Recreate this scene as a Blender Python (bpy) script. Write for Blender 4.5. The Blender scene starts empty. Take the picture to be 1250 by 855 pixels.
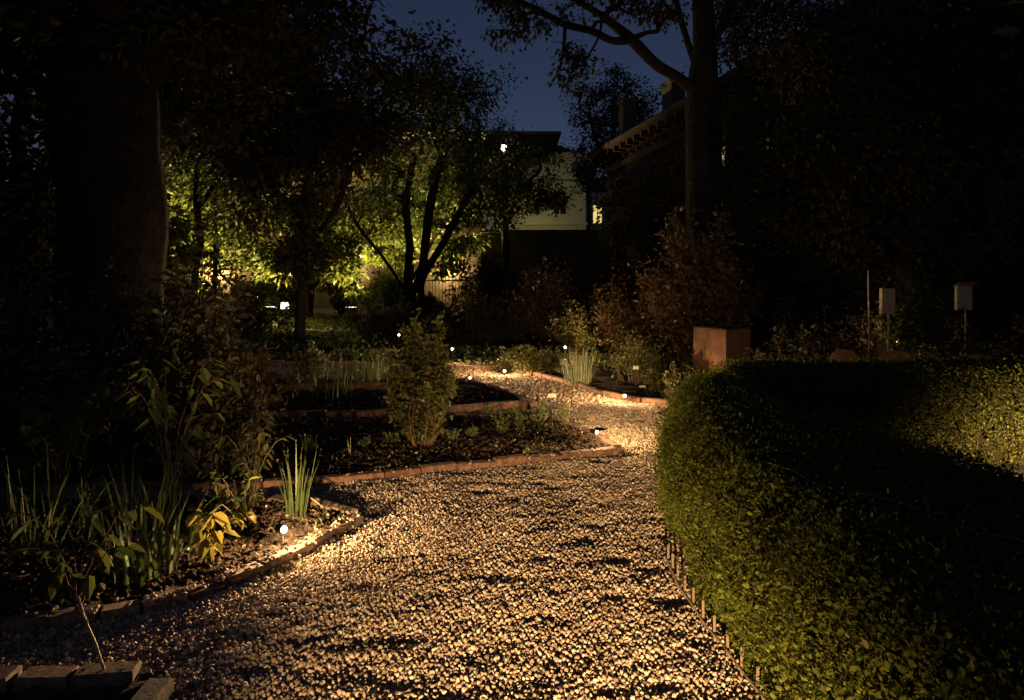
import bpy, math, random
import numpy as np
from mathutils import Vector, Matrix

C = bpy.context.scene
COL = C.collection
PI = math.pi

# ------------------------------------------------------------------ camera
SKYEL = 35.0
F, H, HZ = 833.0, 1.6, 340.0          # focal length in photo pixels, eye height, horizon row
cam = bpy.data.objects.new('camera', bpy.data.cameras.new('camera'))
COL.objects.link(cam)
cam.location = (0, 0, H)
cam.rotation_euler = (PI / 2, 0, 0)
cam.data.lens = 36.0 * F / 1250
cam.data.sensor_width = 36
cam.data.shift_y = -(427.5 - HZ) / 1250
cam.data.clip_start = 0.05
cam.data.clip_end = 2000
C.camera = cam

# ------------------------------------------------------------------ world: late dusk sky
world = bpy.data.worlds.new('World')
C.world = world
world.use_nodes = True
wn = world.node_tree.nodes
bg = wn['Background']
sky = wn.new('ShaderNodeTexSky')
sky.sky_type = 'NISHITA'
sky.sun_disc = False
sky.sun_elevation = math.radians(SKYEL)
sky.sun_rotation = math.radians(180)
sky.air_density = 1.0
sky.dust_density = 0.2
sky.ozone_density = 3.0
tint = wn.new('ShaderNodeMixRGB')          # the photograph's cool white balance
tint.blend_type = 'MULTIPLY'
tint.inputs[0].default_value = 1.0
tint.inputs[2].default_value = (1.03, 0.94, 1.16, 1)
world.node_tree.links.new(sky.outputs[0], tint.inputs[1])
world.node_tree.links.new(tint.outputs[0], bg.inputs[0])
bg.inputs[1].default_value = 0.0019

# ------------------------------------------------------------------ exposure / render
C.view_settings.view_transform = 'Standard'
C.view_settings.look = 'None'
C.view_settings.exposure = 2.5
C.view_settings.gamma = 1.0
C.view_settings.use_curve_mapping = False
C.cycles.use_denoising = True
C.cycles.sample_clamp_indirect = 4.0
C.cycles.max_bounces = 5
C.cycles.diffuse_bounces = 3
C.cycles.transmission_bounces = 3
C.cycles.use_light_tree = True
C.cycles.caustics_reflective = False
C.cycles.caustics_refractive = False

WARM = (1.0, 0.62, 0.29)
RNG = np.random.default_rng(7)


def at(px, py, Y):
    """a photo pixel at depth Y -> a point"""
    return np.array([(px - 625) / F * Y, Y, H - (py - HZ) / F * Y])


def gr(px, py):
    Y = H * F / (py - HZ)
    return np.array([(px - 625) / F * Y, Y, 0.0])


# ------------------------------------------------------------------ materials
def new_mat(name):
    m = bpy.data.materials.new(name)
    m.use_nodes = True
    nt = m.node_tree
    return m, nt, nt.nodes['Principled BSDF'], nt.nodes['Material Output']


def N(nt, kind, **kw):
    n = nt.nodes.new(kind)
    for k, v in kw.items():
        setattr(n, k, v)
    return n


def ramp(nt, fac, stops):
    r = N(nt, 'ShaderNodeValToRGB')
    els = r.color_ramp.elements
    while len(els) < len(stops):
        els.new(0.5)
    for e, (p, c) in zip(els, stops):
        e.position = p
        e.color = (*c, 1)
    nt.links.new(fac, r.inputs[0])
    return r.outputs[0]


def noise(nt, scale, detail=4, rough=0.6, vec=None):
    tc = N(nt, 'ShaderNodeTexCoord')
    n = N(nt, 'ShaderNodeTexNoise')
    n.inputs['Scale'].default_value = scale
    n.inputs['Detail'].default_value = detail
    n.inputs['Roughness'].default_value = rough
    nt.links.new(vec if vec is not None else tc.outputs['Object'], n.inputs['Vector'])
    return n.outputs['Fac']


def bump(nt, b, h, strength, dist):
    bp = N(nt, 'ShaderNodeBump')
    bp.inputs['Strength'].default_value = strength
    bp.inputs['Distance'].default_value = dist
    nt.links.new(h, bp.inputs['Height'])
    nt.links.new(bp.outputs[0], b.inputs['Normal'])


def noisy(name, c0, c1, scale=8, rough=0.8, bstr=0.5, bdist=0.02, bscale=None, metallic=0.0, spec=0.3):
    m, nt, b, o = new_mat(name)
    f = noise(nt, scale)
    nt.links.new(ramp(nt, f, [(0.3, c0), (0.7, c1)]), b.inputs['Base Color'])
    b.inputs['Roughness'].default_value = rough
    b.inputs['Metallic'].default_value = metallic
    b.inputs['Specular IOR Level'].default_value = spec
    if bstr:
        bump(nt, b, noise(nt, bscale or scale * 4), bstr, bdist)
    return m


def leafmat(name, cols, trans=0.35, rough=0.5, spec=0.35):
    """per-leaf colour from the random value of every leaf island"""
    m, nt, b, o = new_mat(name)
    g = N(nt, 'ShaderNodeNewGeometry')
    stops = [(i / max(1, len(cols) - 1), c) for i, c in enumerate(cols)]
    col = ramp(nt, g.outputs['Random Per Island'], stops)
    nt.links.new(col, b.inputs['Base Color'])
    b.inputs['Roughness'].default_value = rough
    b.inputs['Specular IOR Level'].default_value = spec
    t = N(nt, 'ShaderNodeBsdfTranslucent')
    nt.links.new(col, t.inputs['Color'])
    mx = N(nt, 'ShaderNodeMixShader')
    mx.inputs[0].default_value = trans
    nt.links.new(b.outputs[0], mx.inputs[1])
    nt.links.new(t.outputs[0], mx.inputs[2])
    nt.links.new(mx.outputs[0], o.inputs['Surface'])
    return m


def emit(name, col, strength):
    m, nt, b, o = new_mat(name)
    b.inputs['Base Color'].default_value = (0.8, 0.8, 0.8, 1)
    b.inputs['Emission Color'].default_value = (*col, 1)
    b.inputs['Emission Strength'].default_value = strength
    return m


def stone_mat():
    m, nt, b, o = new_mat('gravel_stone')
    g = N(nt, 'ShaderNodeNewGeometry')
    c = ramp(nt, g.outputs['Random Per Island'],
             [(0.0, (0.11, 0.08, 0.052)), (0.3, (0.27, 0.205, 0.14)), (0.75, (0.39, 0.31, 0.22)), (1.0, (0.52, 0.44, 0.34))])
    nt.links.new(c, b.inputs['Base Color'])
    b.inputs['Roughness'].default_value = 0.75
    b.inputs['Specular IOR Level'].default_value = 0.25
    return m


def gravel_sheet_mat():
    m, nt, b, o = new_mat('gravel_bed')
    tc = N(nt, 'ShaderNodeTexCoord')
    v = N(nt, 'ShaderNodeTexVoronoi')
    v.inputs['Scale'].default_value = 42
    nt.links.new(tc.outputs['Object'], v.inputs['Vector'])
    sep = N(nt, 'ShaderNodeSeparateColor')
    nt.links.new(v.outputs['Color'], sep.inputs[0])
    nt.links.new(ramp(nt, sep.outputs[0], [(0, (0.12, 0.09, 0.06)), (0.5, (0.25, 0.195, 0.14)), (1, (0.38, 0.31, 0.23))]), b.inputs['Base Color'])
    b.inputs['Roughness'].default_value = 0.85
    inv = N(nt, 'ShaderNodeMath', operation='SUBTRACT')
    inv.inputs[0].default_value = 1.0
    nt.links.new(v.outputs['Distance'], inv.inputs[1])
    bump(nt, b, inv.outputs[0], 1.0, 0.02)
    return m


def brick_mat(name, cols):
    m, nt, b, o = new_mat(name)
    g = N(nt, 'ShaderNodeNewGeometry')
    c = ramp(nt, g.outputs['Random Per Island'], [(i / (len(cols) - 1), k) for i, k in enumerate(cols)])
    mix = N(nt, 'ShaderNodeMixRGB', blend_type='MULTIPLY')
    mix.inputs[0].default_value = 0.8
    nt.links.new(c, mix.inputs[1])
    nt.links.new(ramp(nt, noise(nt, 22, 6), [(0.35, (0.25, 0.22, 0.2)), (0.6, (1, 1, 1))]), mix.inputs[2])
    nt.links.new(mix.outputs[0], b.inputs['Base Color'])
    b.inputs['Roughness'].default_value = 0.9
    bump(nt, b, noise(nt, 90, 5), 0.6, 0.006)
    return m


M = dict(
    soil=noisy('garden_soil', (0.028, 0.02, 0.014), (0.075, 0.055, 0.038), 14, 0.95, 0.9, 0.03, 60, spec=0.1),
    ground=noisy('mossy_ground', (0.02, 0.022, 0.01), (0.05, 0.045, 0.025), 3, 0.95, 0.8, 0.04, 25, spec=0.1),
    stone=stone_mat(), gravel=gravel_sheet_mat(),
    brick=brick_mat('worn_brick', [(0.16, 0.10, 0.068), (0.25, 0.17, 0.115), (0.24, 0.195, 0.145), (0.18, 0.12, 0.085)]),
    kerb=brick_mat('terracotta_kerb', [(0.15, 0.075, 0.045), (0.21, 0.115, 0.07), (0.18, 0.105, 0.07)]),
    bark=noisy('bark', (0.010, 0.008, 0.007), (0.034, 0.027, 0.022), 9, 0.95, 1.0, 0.03, 30, spec=0.1),
    darkbark=noisy('dark_ridged_bark', (0.006, 0.005, 0.004), (0.022, 0.018, 0.014), 6, 0.95, 1.0, 0.05, 18, spec=0.05),
    twig=noisy('twig_bark', (0.05, 0.035, 0.024), (0.12, 0.085, 0.055), 20, 0.9, 0.3, 0.005, spec=0.1),
    redstem=noisy('red_brown_stem', (0.11, 0.055, 0.03), (0.2, 0.11, 0.06), 20, 0.8, 0.2, 0.004, spec=0.2),
    metal=noisy('black_metal', (0.012, 0.012, 0.012), (0.03, 0.028, 0.026), 30, 0.5, 0.1, 0.002, metallic=0.6),
    rust=noisy('rusted_steel', (0.035, 0.018, 0.010), (0.10, 0.047, 0.022), 7, 0.85, 0.3, 0.004, 60, metallic=0.2),
    label=noisy('label_plate', (0.30, 0.28, 0.23), (0.42, 0.39, 0.33), 30, 0.5, 0.0),
    board=noisy('weathered_board', (0.15, 0.13, 0.09), (0.25, 0.22, 0.165), 14, 0.8, 0.2, 0.003),
    cane=noisy('dry_cane', (0.30, 0.21, 0.12), (0.46, 0.34, 0.21), 30, 0.7, 0.2, 0.002),
    darkcane=noisy('dark_cane', (0.02, 0.016, 0.012), (0.05, 0.04, 0.03), 30, 0.8, 0.2, 0.002),
    twine=noisy('hemp_twine', (0.16, 0.12, 0.08), (0.28, 0.21, 0.15), 60, 0.9, 0.2, 0.001),
    stake=noisy('pale_wood_stake', (0.10, 0.075, 0.05), (0.18, 0.135, 0.09), 30, 0.8, 0.2, 0.002),
    woodred=noisy('red_brown_wood', (0.10, 0.045, 0.024), (0.17, 0.08, 0.042), 10, 0.7, 0.2, 0.003),
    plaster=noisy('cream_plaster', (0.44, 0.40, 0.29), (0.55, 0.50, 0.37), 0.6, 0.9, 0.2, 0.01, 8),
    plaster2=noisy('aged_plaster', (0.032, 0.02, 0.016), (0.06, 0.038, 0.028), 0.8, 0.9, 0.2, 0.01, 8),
    trim=noisy('pale_trim', (0.46, 0.42, 0.34), (0.56, 0.52, 0.42), 3, 0.85, 0.1, 0.004),
    darktrim=noisy('weathered_trim', (0.06, 0.035, 0.027), (0.11, 0.065, 0.048), 3, 0.85, 0.1, 0.004),
    tile=noisy('roof_tile', (0.04, 0.022, 0.017), (0.08, 0.044, 0.032), 5, 0.85, 0.6, 0.03, 14),
    wall=noisy('old_masonry', (0.05, 0.042, 0.034), (0.10, 0.085, 0.066), 2.2, 0.95, 0.6, 0.02, 14),
    paleWall=noisy('ochre_wall', (0.07, 0.052, 0.028), (0.12, 0.09, 0.05), 1.2, 0.9, 0.3, 0.01, 12),
    glass=noisy('dark_window', (0.01, 0.012, 0.015), (0.02, 0.022, 0.026), 2, 0.15, 0.0, spec=0.5),
    lens=emit('lamp_lens', (1.0, 0.74, 0.40), 5.0),
    floodlens=emit('flood_lens', (1.0, 0.90, 0.60), 1.2),
    litwin=emit('lit_window', (1.0, 0.74, 0.22), 0.15),
    dimwin=emit('dim_lit_window', (1.0, 0.72, 0.22), 0.02),
    whitebulb=emit('white_lamp_bulb', (1.0, 0.9, 0.66), 3.0),
    box=leafmat('box_leaf', [(0.028, 0.038, 0.006), (0.062, 0.076, 0.010), (0.10, 0.115, 0.015), (0.15, 0.16, 0.025)], 0.42, 0.65, 0.15),
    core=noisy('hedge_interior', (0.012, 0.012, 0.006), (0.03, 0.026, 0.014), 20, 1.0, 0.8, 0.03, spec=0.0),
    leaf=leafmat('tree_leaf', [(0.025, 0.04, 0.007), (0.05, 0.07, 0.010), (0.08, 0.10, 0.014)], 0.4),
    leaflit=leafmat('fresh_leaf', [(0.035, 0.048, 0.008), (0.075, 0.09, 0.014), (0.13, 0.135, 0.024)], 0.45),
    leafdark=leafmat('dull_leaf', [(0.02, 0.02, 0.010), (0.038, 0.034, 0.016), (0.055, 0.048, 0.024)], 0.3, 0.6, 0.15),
    leafred=leafmat('russet_leaf', [(0.05, 0.03, 0.012), (0.08, 0.045, 0.017), (0.07, 0.058, 0.02)], 0.35),
    blade=leafmat('iris_blade', [(0.04, 0.07, 0.018), (0.07, 0.10, 0.03), (0.10, 0.12, 0.04)], 0.35),
    broad=leafmat('broad_leaf', [(0.035, 0.055, 0.012), (0.06, 0.08, 0.018), (0.10, 0.10, 0.02)], 0.4),
    yellow=leafmat('yellowing_leaf', [(0.10, 0.11, 0.02), (0.20, 0.17, 0.03), (0.30, 0.23, 0.05)], 0.4),
    herb=leafmat('herb_leaf', [(0.06, 0.09, 0.025), (0.10, 0.13, 0.04), (0.14, 0.16, 0.06)], 0.4),
    grey=leafmat('grey_green_leaf', [(0.10, 0.12, 0.06), (0.16, 0.18, 0.09), (0.2, 0.22, 0.12)], 0.3),
    shrubleaf=leafmat('small_shrub_leaf', [(0.05, 0.06, 0.016), (0.085, 0.09, 0.024), (0.12, 0.115, 0.035)], 0.4),
    litter=leafmat('leaf_litter', [(0.05, 0.03, 0.016), (0.10, 0.06, 0.03), (0.16, 0.105, 0.055)], 0.1, 0.8, 0.1),
    flower=leafmat('white_petal', [(0.6, 0.55, 0.5), (0.75, 0.72, 0.66)], 0.3),
)


# ------------------------------------------------------------------ mesh collector
class MB:
    def __init__(self):
        self.v, self.f, self.n = [], [], 0

    def add(self, V, Fa):
        V = np.asarray(V, float).reshape(-1, 3)
        for fa in (Fa if isinstance(Fa, list) else [Fa]):
            self.f.append(np.asarray(fa, np.int64) + self.n)
        self.v.append(V)
        self.n += len(V)

    def build(self, name, mat, parent=None, smooth=False, loc=None):
        me = bpy.data.meshes.new(name)
        V = np.concatenate(self.v)
        if loc is not None:
            V = V - np.asarray(loc)
        me.vertices.add(len(V))
        me.vertices.foreach_set('co', V.astype(np.float32).ravel())
        loops = np.concatenate([f.ravel() for f in self.f])
        sizes = np.concatenate([np.full(len(f), f.shape[1]) for f in self.f])
        starts = np.concatenate([[0], np.cumsum(sizes)[:-1]])
        me.loops.add(len(loops))
        me.loops.foreach_set('vertex_index', loops.astype(np.int32))
        me.polygons.add(len(sizes))
        me.polygons.foreach_set('loop_start', starts.astype(np.int32))
        me.polygons.foreach_set('use_smooth', np.full(len(sizes), smooth))
        me.update(calc_edges=True)
        me.validate()
        me.materials.append(mat)
        o = bpy.data.objects.new(name, me)
        COL.objects.link(o)
        if parent is not None:
            o.parent = parent
        elif loc is not None:
            o.location = tuple(loc)
        return o

    # primitives -----------------------------------------------------
    def box(self, c, s, rz=0.0, taper=1.0, rot=None, bev=0.0):
        """box with the bottom/top chamfered edges when bev > 0"""
        x, y, z = s[0] / 2, s[1] / 2, s[2] / 2
        b = bev
        if b > 0:
            ring = lambda X, Y, Z: [(-X, -Y, Z), (X, -Y, Z), (X, Y, Z), (-X, Y, Z)]
            V = ring(x - b, y - b, -z) + ring(x, y, -z + b) + ring(x, y, z - b) + ring(x - b, y - b, z)
            Q = [[3, 2, 1, 0], [12, 13, 14, 15]]
            for k in range(3):
                for i in range(4):
                    j = (i + 1) % 4
                    Q.append([k * 4 + i, k * 4 + j, k * 4 + 4 + j, k * 4 + 4 + i])
        else:
            V = [(-x, -y, -z), (x, -y, -z), (x, y, -z), (-x, y, -z)]
            V += [(a * taper, d * taper, z) for a, d, _ in V]
            Q = [[3, 2, 1, 0], [4, 5, 6, 7], [0, 1, 5, 4], [1, 2, 6, 5], [2, 3, 7, 6], [3, 0, 4, 7]]
        V = np.array(V, float)
        if rot is not None:
            V = V @ np.array(rot.to_matrix() if hasattr(rot, 'to_matrix') else rot).T
        if rz:
            cs, sn = math.cos(rz), math.sin(rz)
            V = V @ np.array([[cs, sn, 0], [-sn, cs, 0], [0, 0, 1]])
        self.add(V + np.asarray(c), np.array(Q))

    def tube(self, pts, radii, k=6, cap=True):
        pts = np.asarray(pts, float)
        n = len(pts)
        radii = np.broadcast_to(np.asarray(radii, float), (n,))
        T = np.gradient(pts, axis=0)
        T /= np.linalg.norm(T, axis=1)[:, None] + 1e-12
        ref = np.array([0.0, 0, 1]) if abs(T[:, 2]).mean() < 0.8 else np.array([1.0, 0, 0])
        U = np.cross(T, ref)
        U /= np.linalg.norm(U, axis=1)[:, None] + 1e-12
        Wv = np.cross(T, U)
        a = np.arange(k) * 2 * PI / k
        V = pts[:, None] + radii[:, None, None] * (np.cos(a)[None, :, None] * U[:, None] + np.sin(a)[None, :, None] * Wv[:, None])
        Q = []
        for i in range(n - 1):
            for j in range(k):
                j2 = (j + 1) % k
                Q.append([i * k + j, i * k + j2, (i + 1) * k + j2, (i + 1) * k + j])
        fs = [np.array(Q)]
        if cap:
            fs.append(np.array([list(range(k))[::-1], [(n - 1) * k + j for j in range(k)]]))
        self.add(V.reshape(-1, 3), fs)

    def lathe(self, prof, c=(0, 0, 0), k=16, axis=None):
        """prof: (radius, height) pairs turned about z (or about axis)"""
        a = np.arange(k) * 2 * PI / k
        V = np.array([[(r * math.cos(t), r * math.sin(t), z) for t in a] for r, z in prof]).reshape(-1, 3)
        if axis is not None:
            q = Vector((0, 0, 1)).rotation_difference(Vector(axis)).to_matrix()
            V = V @ np.array(q).T
        Q = []
        for i in range(len(prof) - 1):
            for j in range(k):
                j2 = (j + 1) % k
                Q.append([i * k + j, i * k + j2, (i + 1) * k + j2, (i + 1) * k + j])
        self.add(V + np.asarray(c), [np.array(Q), np.array([list(range(k))[::-1], [(len(prof) - 1) * k + j for j in range(k)]])])

    def edges(self, A, B, ra, rb, k=5):
        """many separate tapered sticks at once"""
        A, B = np.asarray(A, float), np.asarray(B, float)
        T = B - A
        T = T / (np.linalg.norm(T, axis=1)[:, None] + 1e-9)
        ref = np.where(np.abs(T[:, 2:3]) < 0.8, np.array([[0, 0, 1.0]]), np.array([[1.0, 0, 0]]))
        U = np.cross(T, ref)
        U /= np.linalg.norm(U, axis=1)[:, None] + 1e-9
        Wv = np.cross(T, U)
        a = np.arange(k) * 2 * PI / k
        ring = np.cos(a)[None, :, None] * U[:, None] + np.sin(a)[None, :, None] * Wv[:, None]
        V = np.concatenate([A[:, None] + ra[:, None, None] * ring, B[:, None] + rb[:, None, None] * ring], axis=1)
        n = len(A)
        base = (np.arange(n) * 2 * k)[:, None, None]
        j = np.arange(k)
        q = np.stack([j, (j + 1) % k, (j + 1) % k + k, j + k], axis=1)[None] + base
        self.add(V.reshape(-1, 3), q.reshape(-1, 4))

    def leaves(self, P, D, Nn, L, W=0.5, fold=0.15, six=False, droop=0.0):
        """leaf-shaped faces: stalk end P, direction D, face normal Nn, length L"""
        P, D, Nn = (np.asarray(a, float) for a in (P, D, Nn))
        n = len(P)
        L = np.broadcast_to(np.asarray(L, float), (n,))[:, None]
        D = D / (np.linalg.norm(D, axis=1)[:, None] + 1e-9)
        S = np.cross(D, Nn)
        S /= np.linalg.norm(S, axis=1)[:, None] + 1e-9
        Up = np.cross(S, D)
        w = L * W / 2
        dz = np.array([[0, 0, -1.0]]) * droop * L
        if six:
            V = np.stack([P, P + D * L * .3 + S * w * .85 + Up * w * fold, P + D * L * .65 + S * w * .9 + Up * w * fold + dz * .5, P + D * L + dz,
                          P + D * L * .65 - S * w * .9 + Up * w * fold + dz * .5, P + D * L * .3 - S * w * .85 + Up * w * fold], axis=1)
            q = np.array([[0, 1, 2, 3], [0, 3, 4, 5]])
            k = 6
        else:
            V = np.stack([P, P + D * L * .5 + S * w + Up * w * fold, P + D * L + dz, P + D * L * .5 - S * w + Up * w * fold], axis=1)
            q = np.array([[0, 1, 2], [0, 2, 3]])
            k = 4
        fa = q[None] + (np.arange(n) * k)[:, None, None]
        self.add(V.reshape(-1, 3), fa.reshape(-1, q.shape[1]))

    def blade(self, base, az, length, width, lean, curl, rng, seg=6):
        """one strap-like blade rising and arching over"""
        d = np.array([math.cos(az), math.sin(az), 0])
        side = np.array([-math.sin(az), math.cos(az), 0])
        p = np.asarray(base, float).copy()
        ang = lean
        L, R = [], []
        for i in range(seg + 1):
            t = i / seg
            w = width * (1 - t ** 2.2) * 0.5 + 0.0006
            L.append(p - side * w)
            R.append(p + side * w)
            st = length / seg
            p = p + (d * math.sin(ang) + np.array([0, 0, math.cos(ang)])) * st
            ang += curl / seg * (0.4 + 1.2 * t)
        V = np.array(L + R)
        n = seg + 1
        self.add(V, np.array([[i, n + i, n + i + 1, i + 1] for i in range(seg)]))


def tag(o, label=None, cat=None, group=None, kind=None):
    if label: o['label'] = label
    if cat: o['category'] = cat
    if group: o['group'] = group
    if kind: o['kind'] = kind
    return o


def thing(name, label, cat, loc, group=None, rz=0.0):
    o = bpy.data.objects.new(name, None)
    COL.objects.link(o)
    o.location = tuple(float(x) for x in loc)
    o.rotation_euler = (0, 0, rz)
    o.empty_display_size = 0.1
    return tag(o, label, cat, group)


def copy_thing(o, loc, label, rz=0.0, parent=None):
    c = o.copy()
    COL.objects.link(c)
    if parent is None:
        c.location = tuple(float(x) for x in loc)
        c.rotation_euler = (0, 0, rz)
        c['label'] = label
    else:
        c.parent = parent
    for ch in [x for x in bpy.data.objects if x.parent == o]:
        copy_thing(ch, None, None, 0, c)
    return c


def rnd_dirs(rng, n):
    d = rng.normal(size=(n, 3))
    return d / np.linalg.norm(d, axis=1)[:, None]


def in_poly(P, poly):
    P, poly = np.asarray(P), np.asarray(poly)[:, :2]
    x, y = P[:, 0], P[:, 1]
    r = np.zeros(len(P), bool)
    j = len(poly) - 1
    for i in range(len(poly)):
        xi, yi = poly[i]; xj, yj = poly[j]
        c = ((yi > y) != (yj > y)) & (x < (xj - xi) * (y - yi) / (yj - yi + 1e-12) + xi)
        r ^= c
        j = i
    return r


def smooth_line(pts, n=40, closed=False):
    """Catmull-Rom through the points"""
    P = np.asarray(pts, float)
    if closed:
        Q = np.vstack([P[-1], P, P[0], P[1]])
    else:
        Q = np.vstack([2 * P[0] - P[1], P, 2 * P[-1] - P[-2]])
    segs = len(Q) - 3
    out = []
    per = max(2, n // segs)
    for i in range(segs):
        p0, p1, p2, p3 = Q[i:i + 4]
        for t in np.linspace(0, 1, per, endpoint=False):
            out.append(0.5 * (2 * p1 + (p2 - p0) * t + (2 * p0 - 5 * p1 + 4 * p2 - p3) * t * t + (3 * p1 - p0 - 3 * p2 + p3) * t ** 3))
    if not closed:
        out.append(P[-1])
    return np.array(out)


def vnoise(x, y, s, seed=0):
    """cheap smooth 2-D noise from a few sines"""
    r = np.random.default_rng(seed)
    v = 0
    for k in range(6):
        a, b, p = r.uniform(-1, 1), r.uniform(-1, 1), r.uniform(0, 6.28)
        f = s * (1 + 0.6 * k)
        v = v + np.sin((a * x + b * y) * f + p) / (1 + 0.6 * k)
    return v / 2.5


# ================================================================== THE SETTING
g = MB()
xs = np.concatenate([[-700, -300, -120, -60], np.arange(-30, 31, 2.0), [60, 120, 300, 700]])
ys = np.concatenate([[-200, -60, -20], np.arange(-8, 60, 2.0), [80, 140, 300, 900]])
XX, YY = np.meshgrid(xs, ys)
V = np.stack([XX, YY, np.full_like(XX, -0.006)], -1).reshape(-1, 3)
nx = len(xs)
Q = [[r * nx + c, r * nx + c + 1, (r + 1) * nx + c + 1, (r + 1) * nx + c] for r in range(len(ys) - 1) for c in range(nx - 1)]
g.add(V, np.array(Q))
tag(g.build('ground', M['ground']), kind='structure')

# bed outlines (plan, metres)
e_front = smooth_line([(-3.0, 2.9), (-2.1, 3.08), (-1.6, 3.3), (-1.39, 3.56), (-1.25, 3.78), (-1.12, 4.12), (-.99, 4.38)], 42)
BED1 = np.vstack([e_front, [(-1.3, 4.62), (-2.2, 4.8), (-5.5, 4.8), (-5.5, 2.8)]])
e_mid = smooth_line([(-3.4, 4.98), (-2.3, 5.02), (-1.41, 5.2), (-0.6, 5.5), (0.25, 5.82), (.95, 6.1)], 36)
e_midr = smooth_line([(.95, 6.1), (0.84, 6.5), (0.70, 6.95), (0.42, 7.5), (0.28, 7.85)], 16)
BED2 = np.vstack([e_mid, e_midr, [(-1.6, 7.4), (-5.5, 7.3), (-5.5, 4.95)]])
e_b3 = np.array([(-3.6, 7.42), (-1.6, 7.52), (-0.8, 7.8), (0.25, 8.18)])
e_b3r = smooth_line([(0.25, 8.18), (0.05, 8.9), (-0.3, 9.7), (-0.75, 10.25), (-1.6, 10.5)], 20)
BED3 = np.vstack([e_b3, e_b3r, [(-6, 10.6), (-6, 7.4)]])
e_b5 = smooth_line([(3.2, 8.5), (2.3, 8.52), (1.75, 8.57), (1.3, 9.05), (0.85, 10.2), (0.2, 11.3), (-0.4, 11.75), (-2.0, 12.2), (-5, 12.6)], 48)
BED5 = np.vstack([e_b5, [(-9, 12.8), (-9, 20), (9, 20), (9, 8.4)]])
BED0 = np.array([(-1.33, 2.2), (-1.40, 2.74), (-1.9, 2.68), (-4, 2.5), (-4, 1.2), (-1.3, 1.2)])
HEDGE1 = smooth_line([(1.0, 1.2), (0.97, 2.4), (0.93, 3.1), (1.04, 4.2), (1.22, 5.0), (1.52, 5.7), (1.9, 5.9), (1.85, 5.2),
                      (1.68, 4.6), (1.86, 4.0), (2.02, 3.5), (2.12, 2.8), (2.15, 1.2)], 90, closed=True)
HEDGE2 = smooth_line([(1.95, 5.95), (2.6, 5.82), (3.6, 5.78), (4.8, 5.78), (6.2, 5.85), (6.3, 6.6), (4.8, 6.55), (3.2, 6.5), (2.2, 6.5), (1.9, 6.3)], 80, closed=True)

p = MB()
GP = np.array([(-7, -4), (1.6, -4), (1.6, 6.0), (3.3, 6.8), (3.3, 8.7), (1.9, 9.2), (0.6, 11.6), (-1.5, 12.4), (-7, 12.9)])
p.add(np.column_stack([GP, np.full(len(GP), 0.002)]), np.array([list(range(len(GP)))]))
tag(p.build('gravel_path', M['gravel']), kind='structure')


def soil(poly, z, step, seed, xr, yr):
    x = np.arange(xr[0], xr[1], step); y = np.arange(yr[0], yr[1], step)
    X, Y = np.meshgrid(x, y)
    r = np.random.default_rng(seed)
    X = X + r.uniform(-.25, .25, X.shape) * step
    Y = Y + r.uniform(-.25, .25, Y.shape) * step
    ins = in_poly(np.column_stack([X.ravel(), Y.ravel()]), poly)
    Z = z + 0.022 * vnoise(X, Y, 9, seed) + r.uniform(-.012, .018, X.shape)
    nx = len(x)
    idx = np.arange(X.size).reshape(X.shape)
    q = np.stack([idx[:-1, :-1], idx[:-1, 1:], idx[1:, 1:], idx[1:, :-1]], -1).reshape(-1, 4)
    q = q[ins[q].all(1)]
    used = np.unique(q)
    mp = np.full(X.size, -1); mp[used] = np.arange(len(used))
    m = MB()
    m.add(np.stack([X.ravel(), Y.ravel(), Z.ravel()], 1)[used], mp[q])
    tag(m.build('bed_soil', M['soil']), kind='structure')


soil(BED1, 0.05, 0.05, 1, (-5.5, -1), (2.9, 5))
soil(BED2, 0.06, 0.06, 2, (-5.5, 1.1), (5.2, 8))
soil(BED3, 0.06, 0.07, 3, (-6, .4), (7.3, 10.7))
soil(BED5, 0.05, 0.12, 4, (-9, 9), (8.4, 20))
soil(BED0, 0.05, 0.05, 5, (-4, -1.3), (1.2, 2.8))

# gravel stones: far too many to count
ico_v = []
ph = (1 + 5 ** .5) / 2
for a in (-1, 1):
    for b in (-ph, ph):
        ico_v += [(0, a, b), (a, b, 0), (b, 0, a)]
ico_v = np.array(ico_v) / math.sqrt(1 + ph * ph)
dm = np.linalg.norm(ico_v[:, None] - ico_v[None], axis=2)
el = np.min(dm[dm > 0.1]) * 1.01
ico_f = []
for i in range(12):
    for j in range(i + 1, 12):
        for k in range(j + 1, 12):
            if dm[i, j] < el and dm[i, k] < el and dm[j, k] < el:
                nrm = np.cross(ico_v[j] - ico_v[i], ico_v[k] - ico_v[i])
                ico_f.append((i, j, k) if nrm @ ico_v[i] > 0 else (i, k, j))
ico_f = np.array(ico_f)


def scatter_grid(xr, yr, sp, rng):
    x = np.arange(xr[0], xr[1], sp); y = np.arange(yr[0], yr[1], sp * 0.87)
    X, Y = np.meshgrid(x, y)
    X[1::2] += sp / 2
    P = np.column_stack([X.ravel(), Y.ravel()]) + rng.uniform(-.42, .42, (X.size, 2)) * sp
    return P


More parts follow.
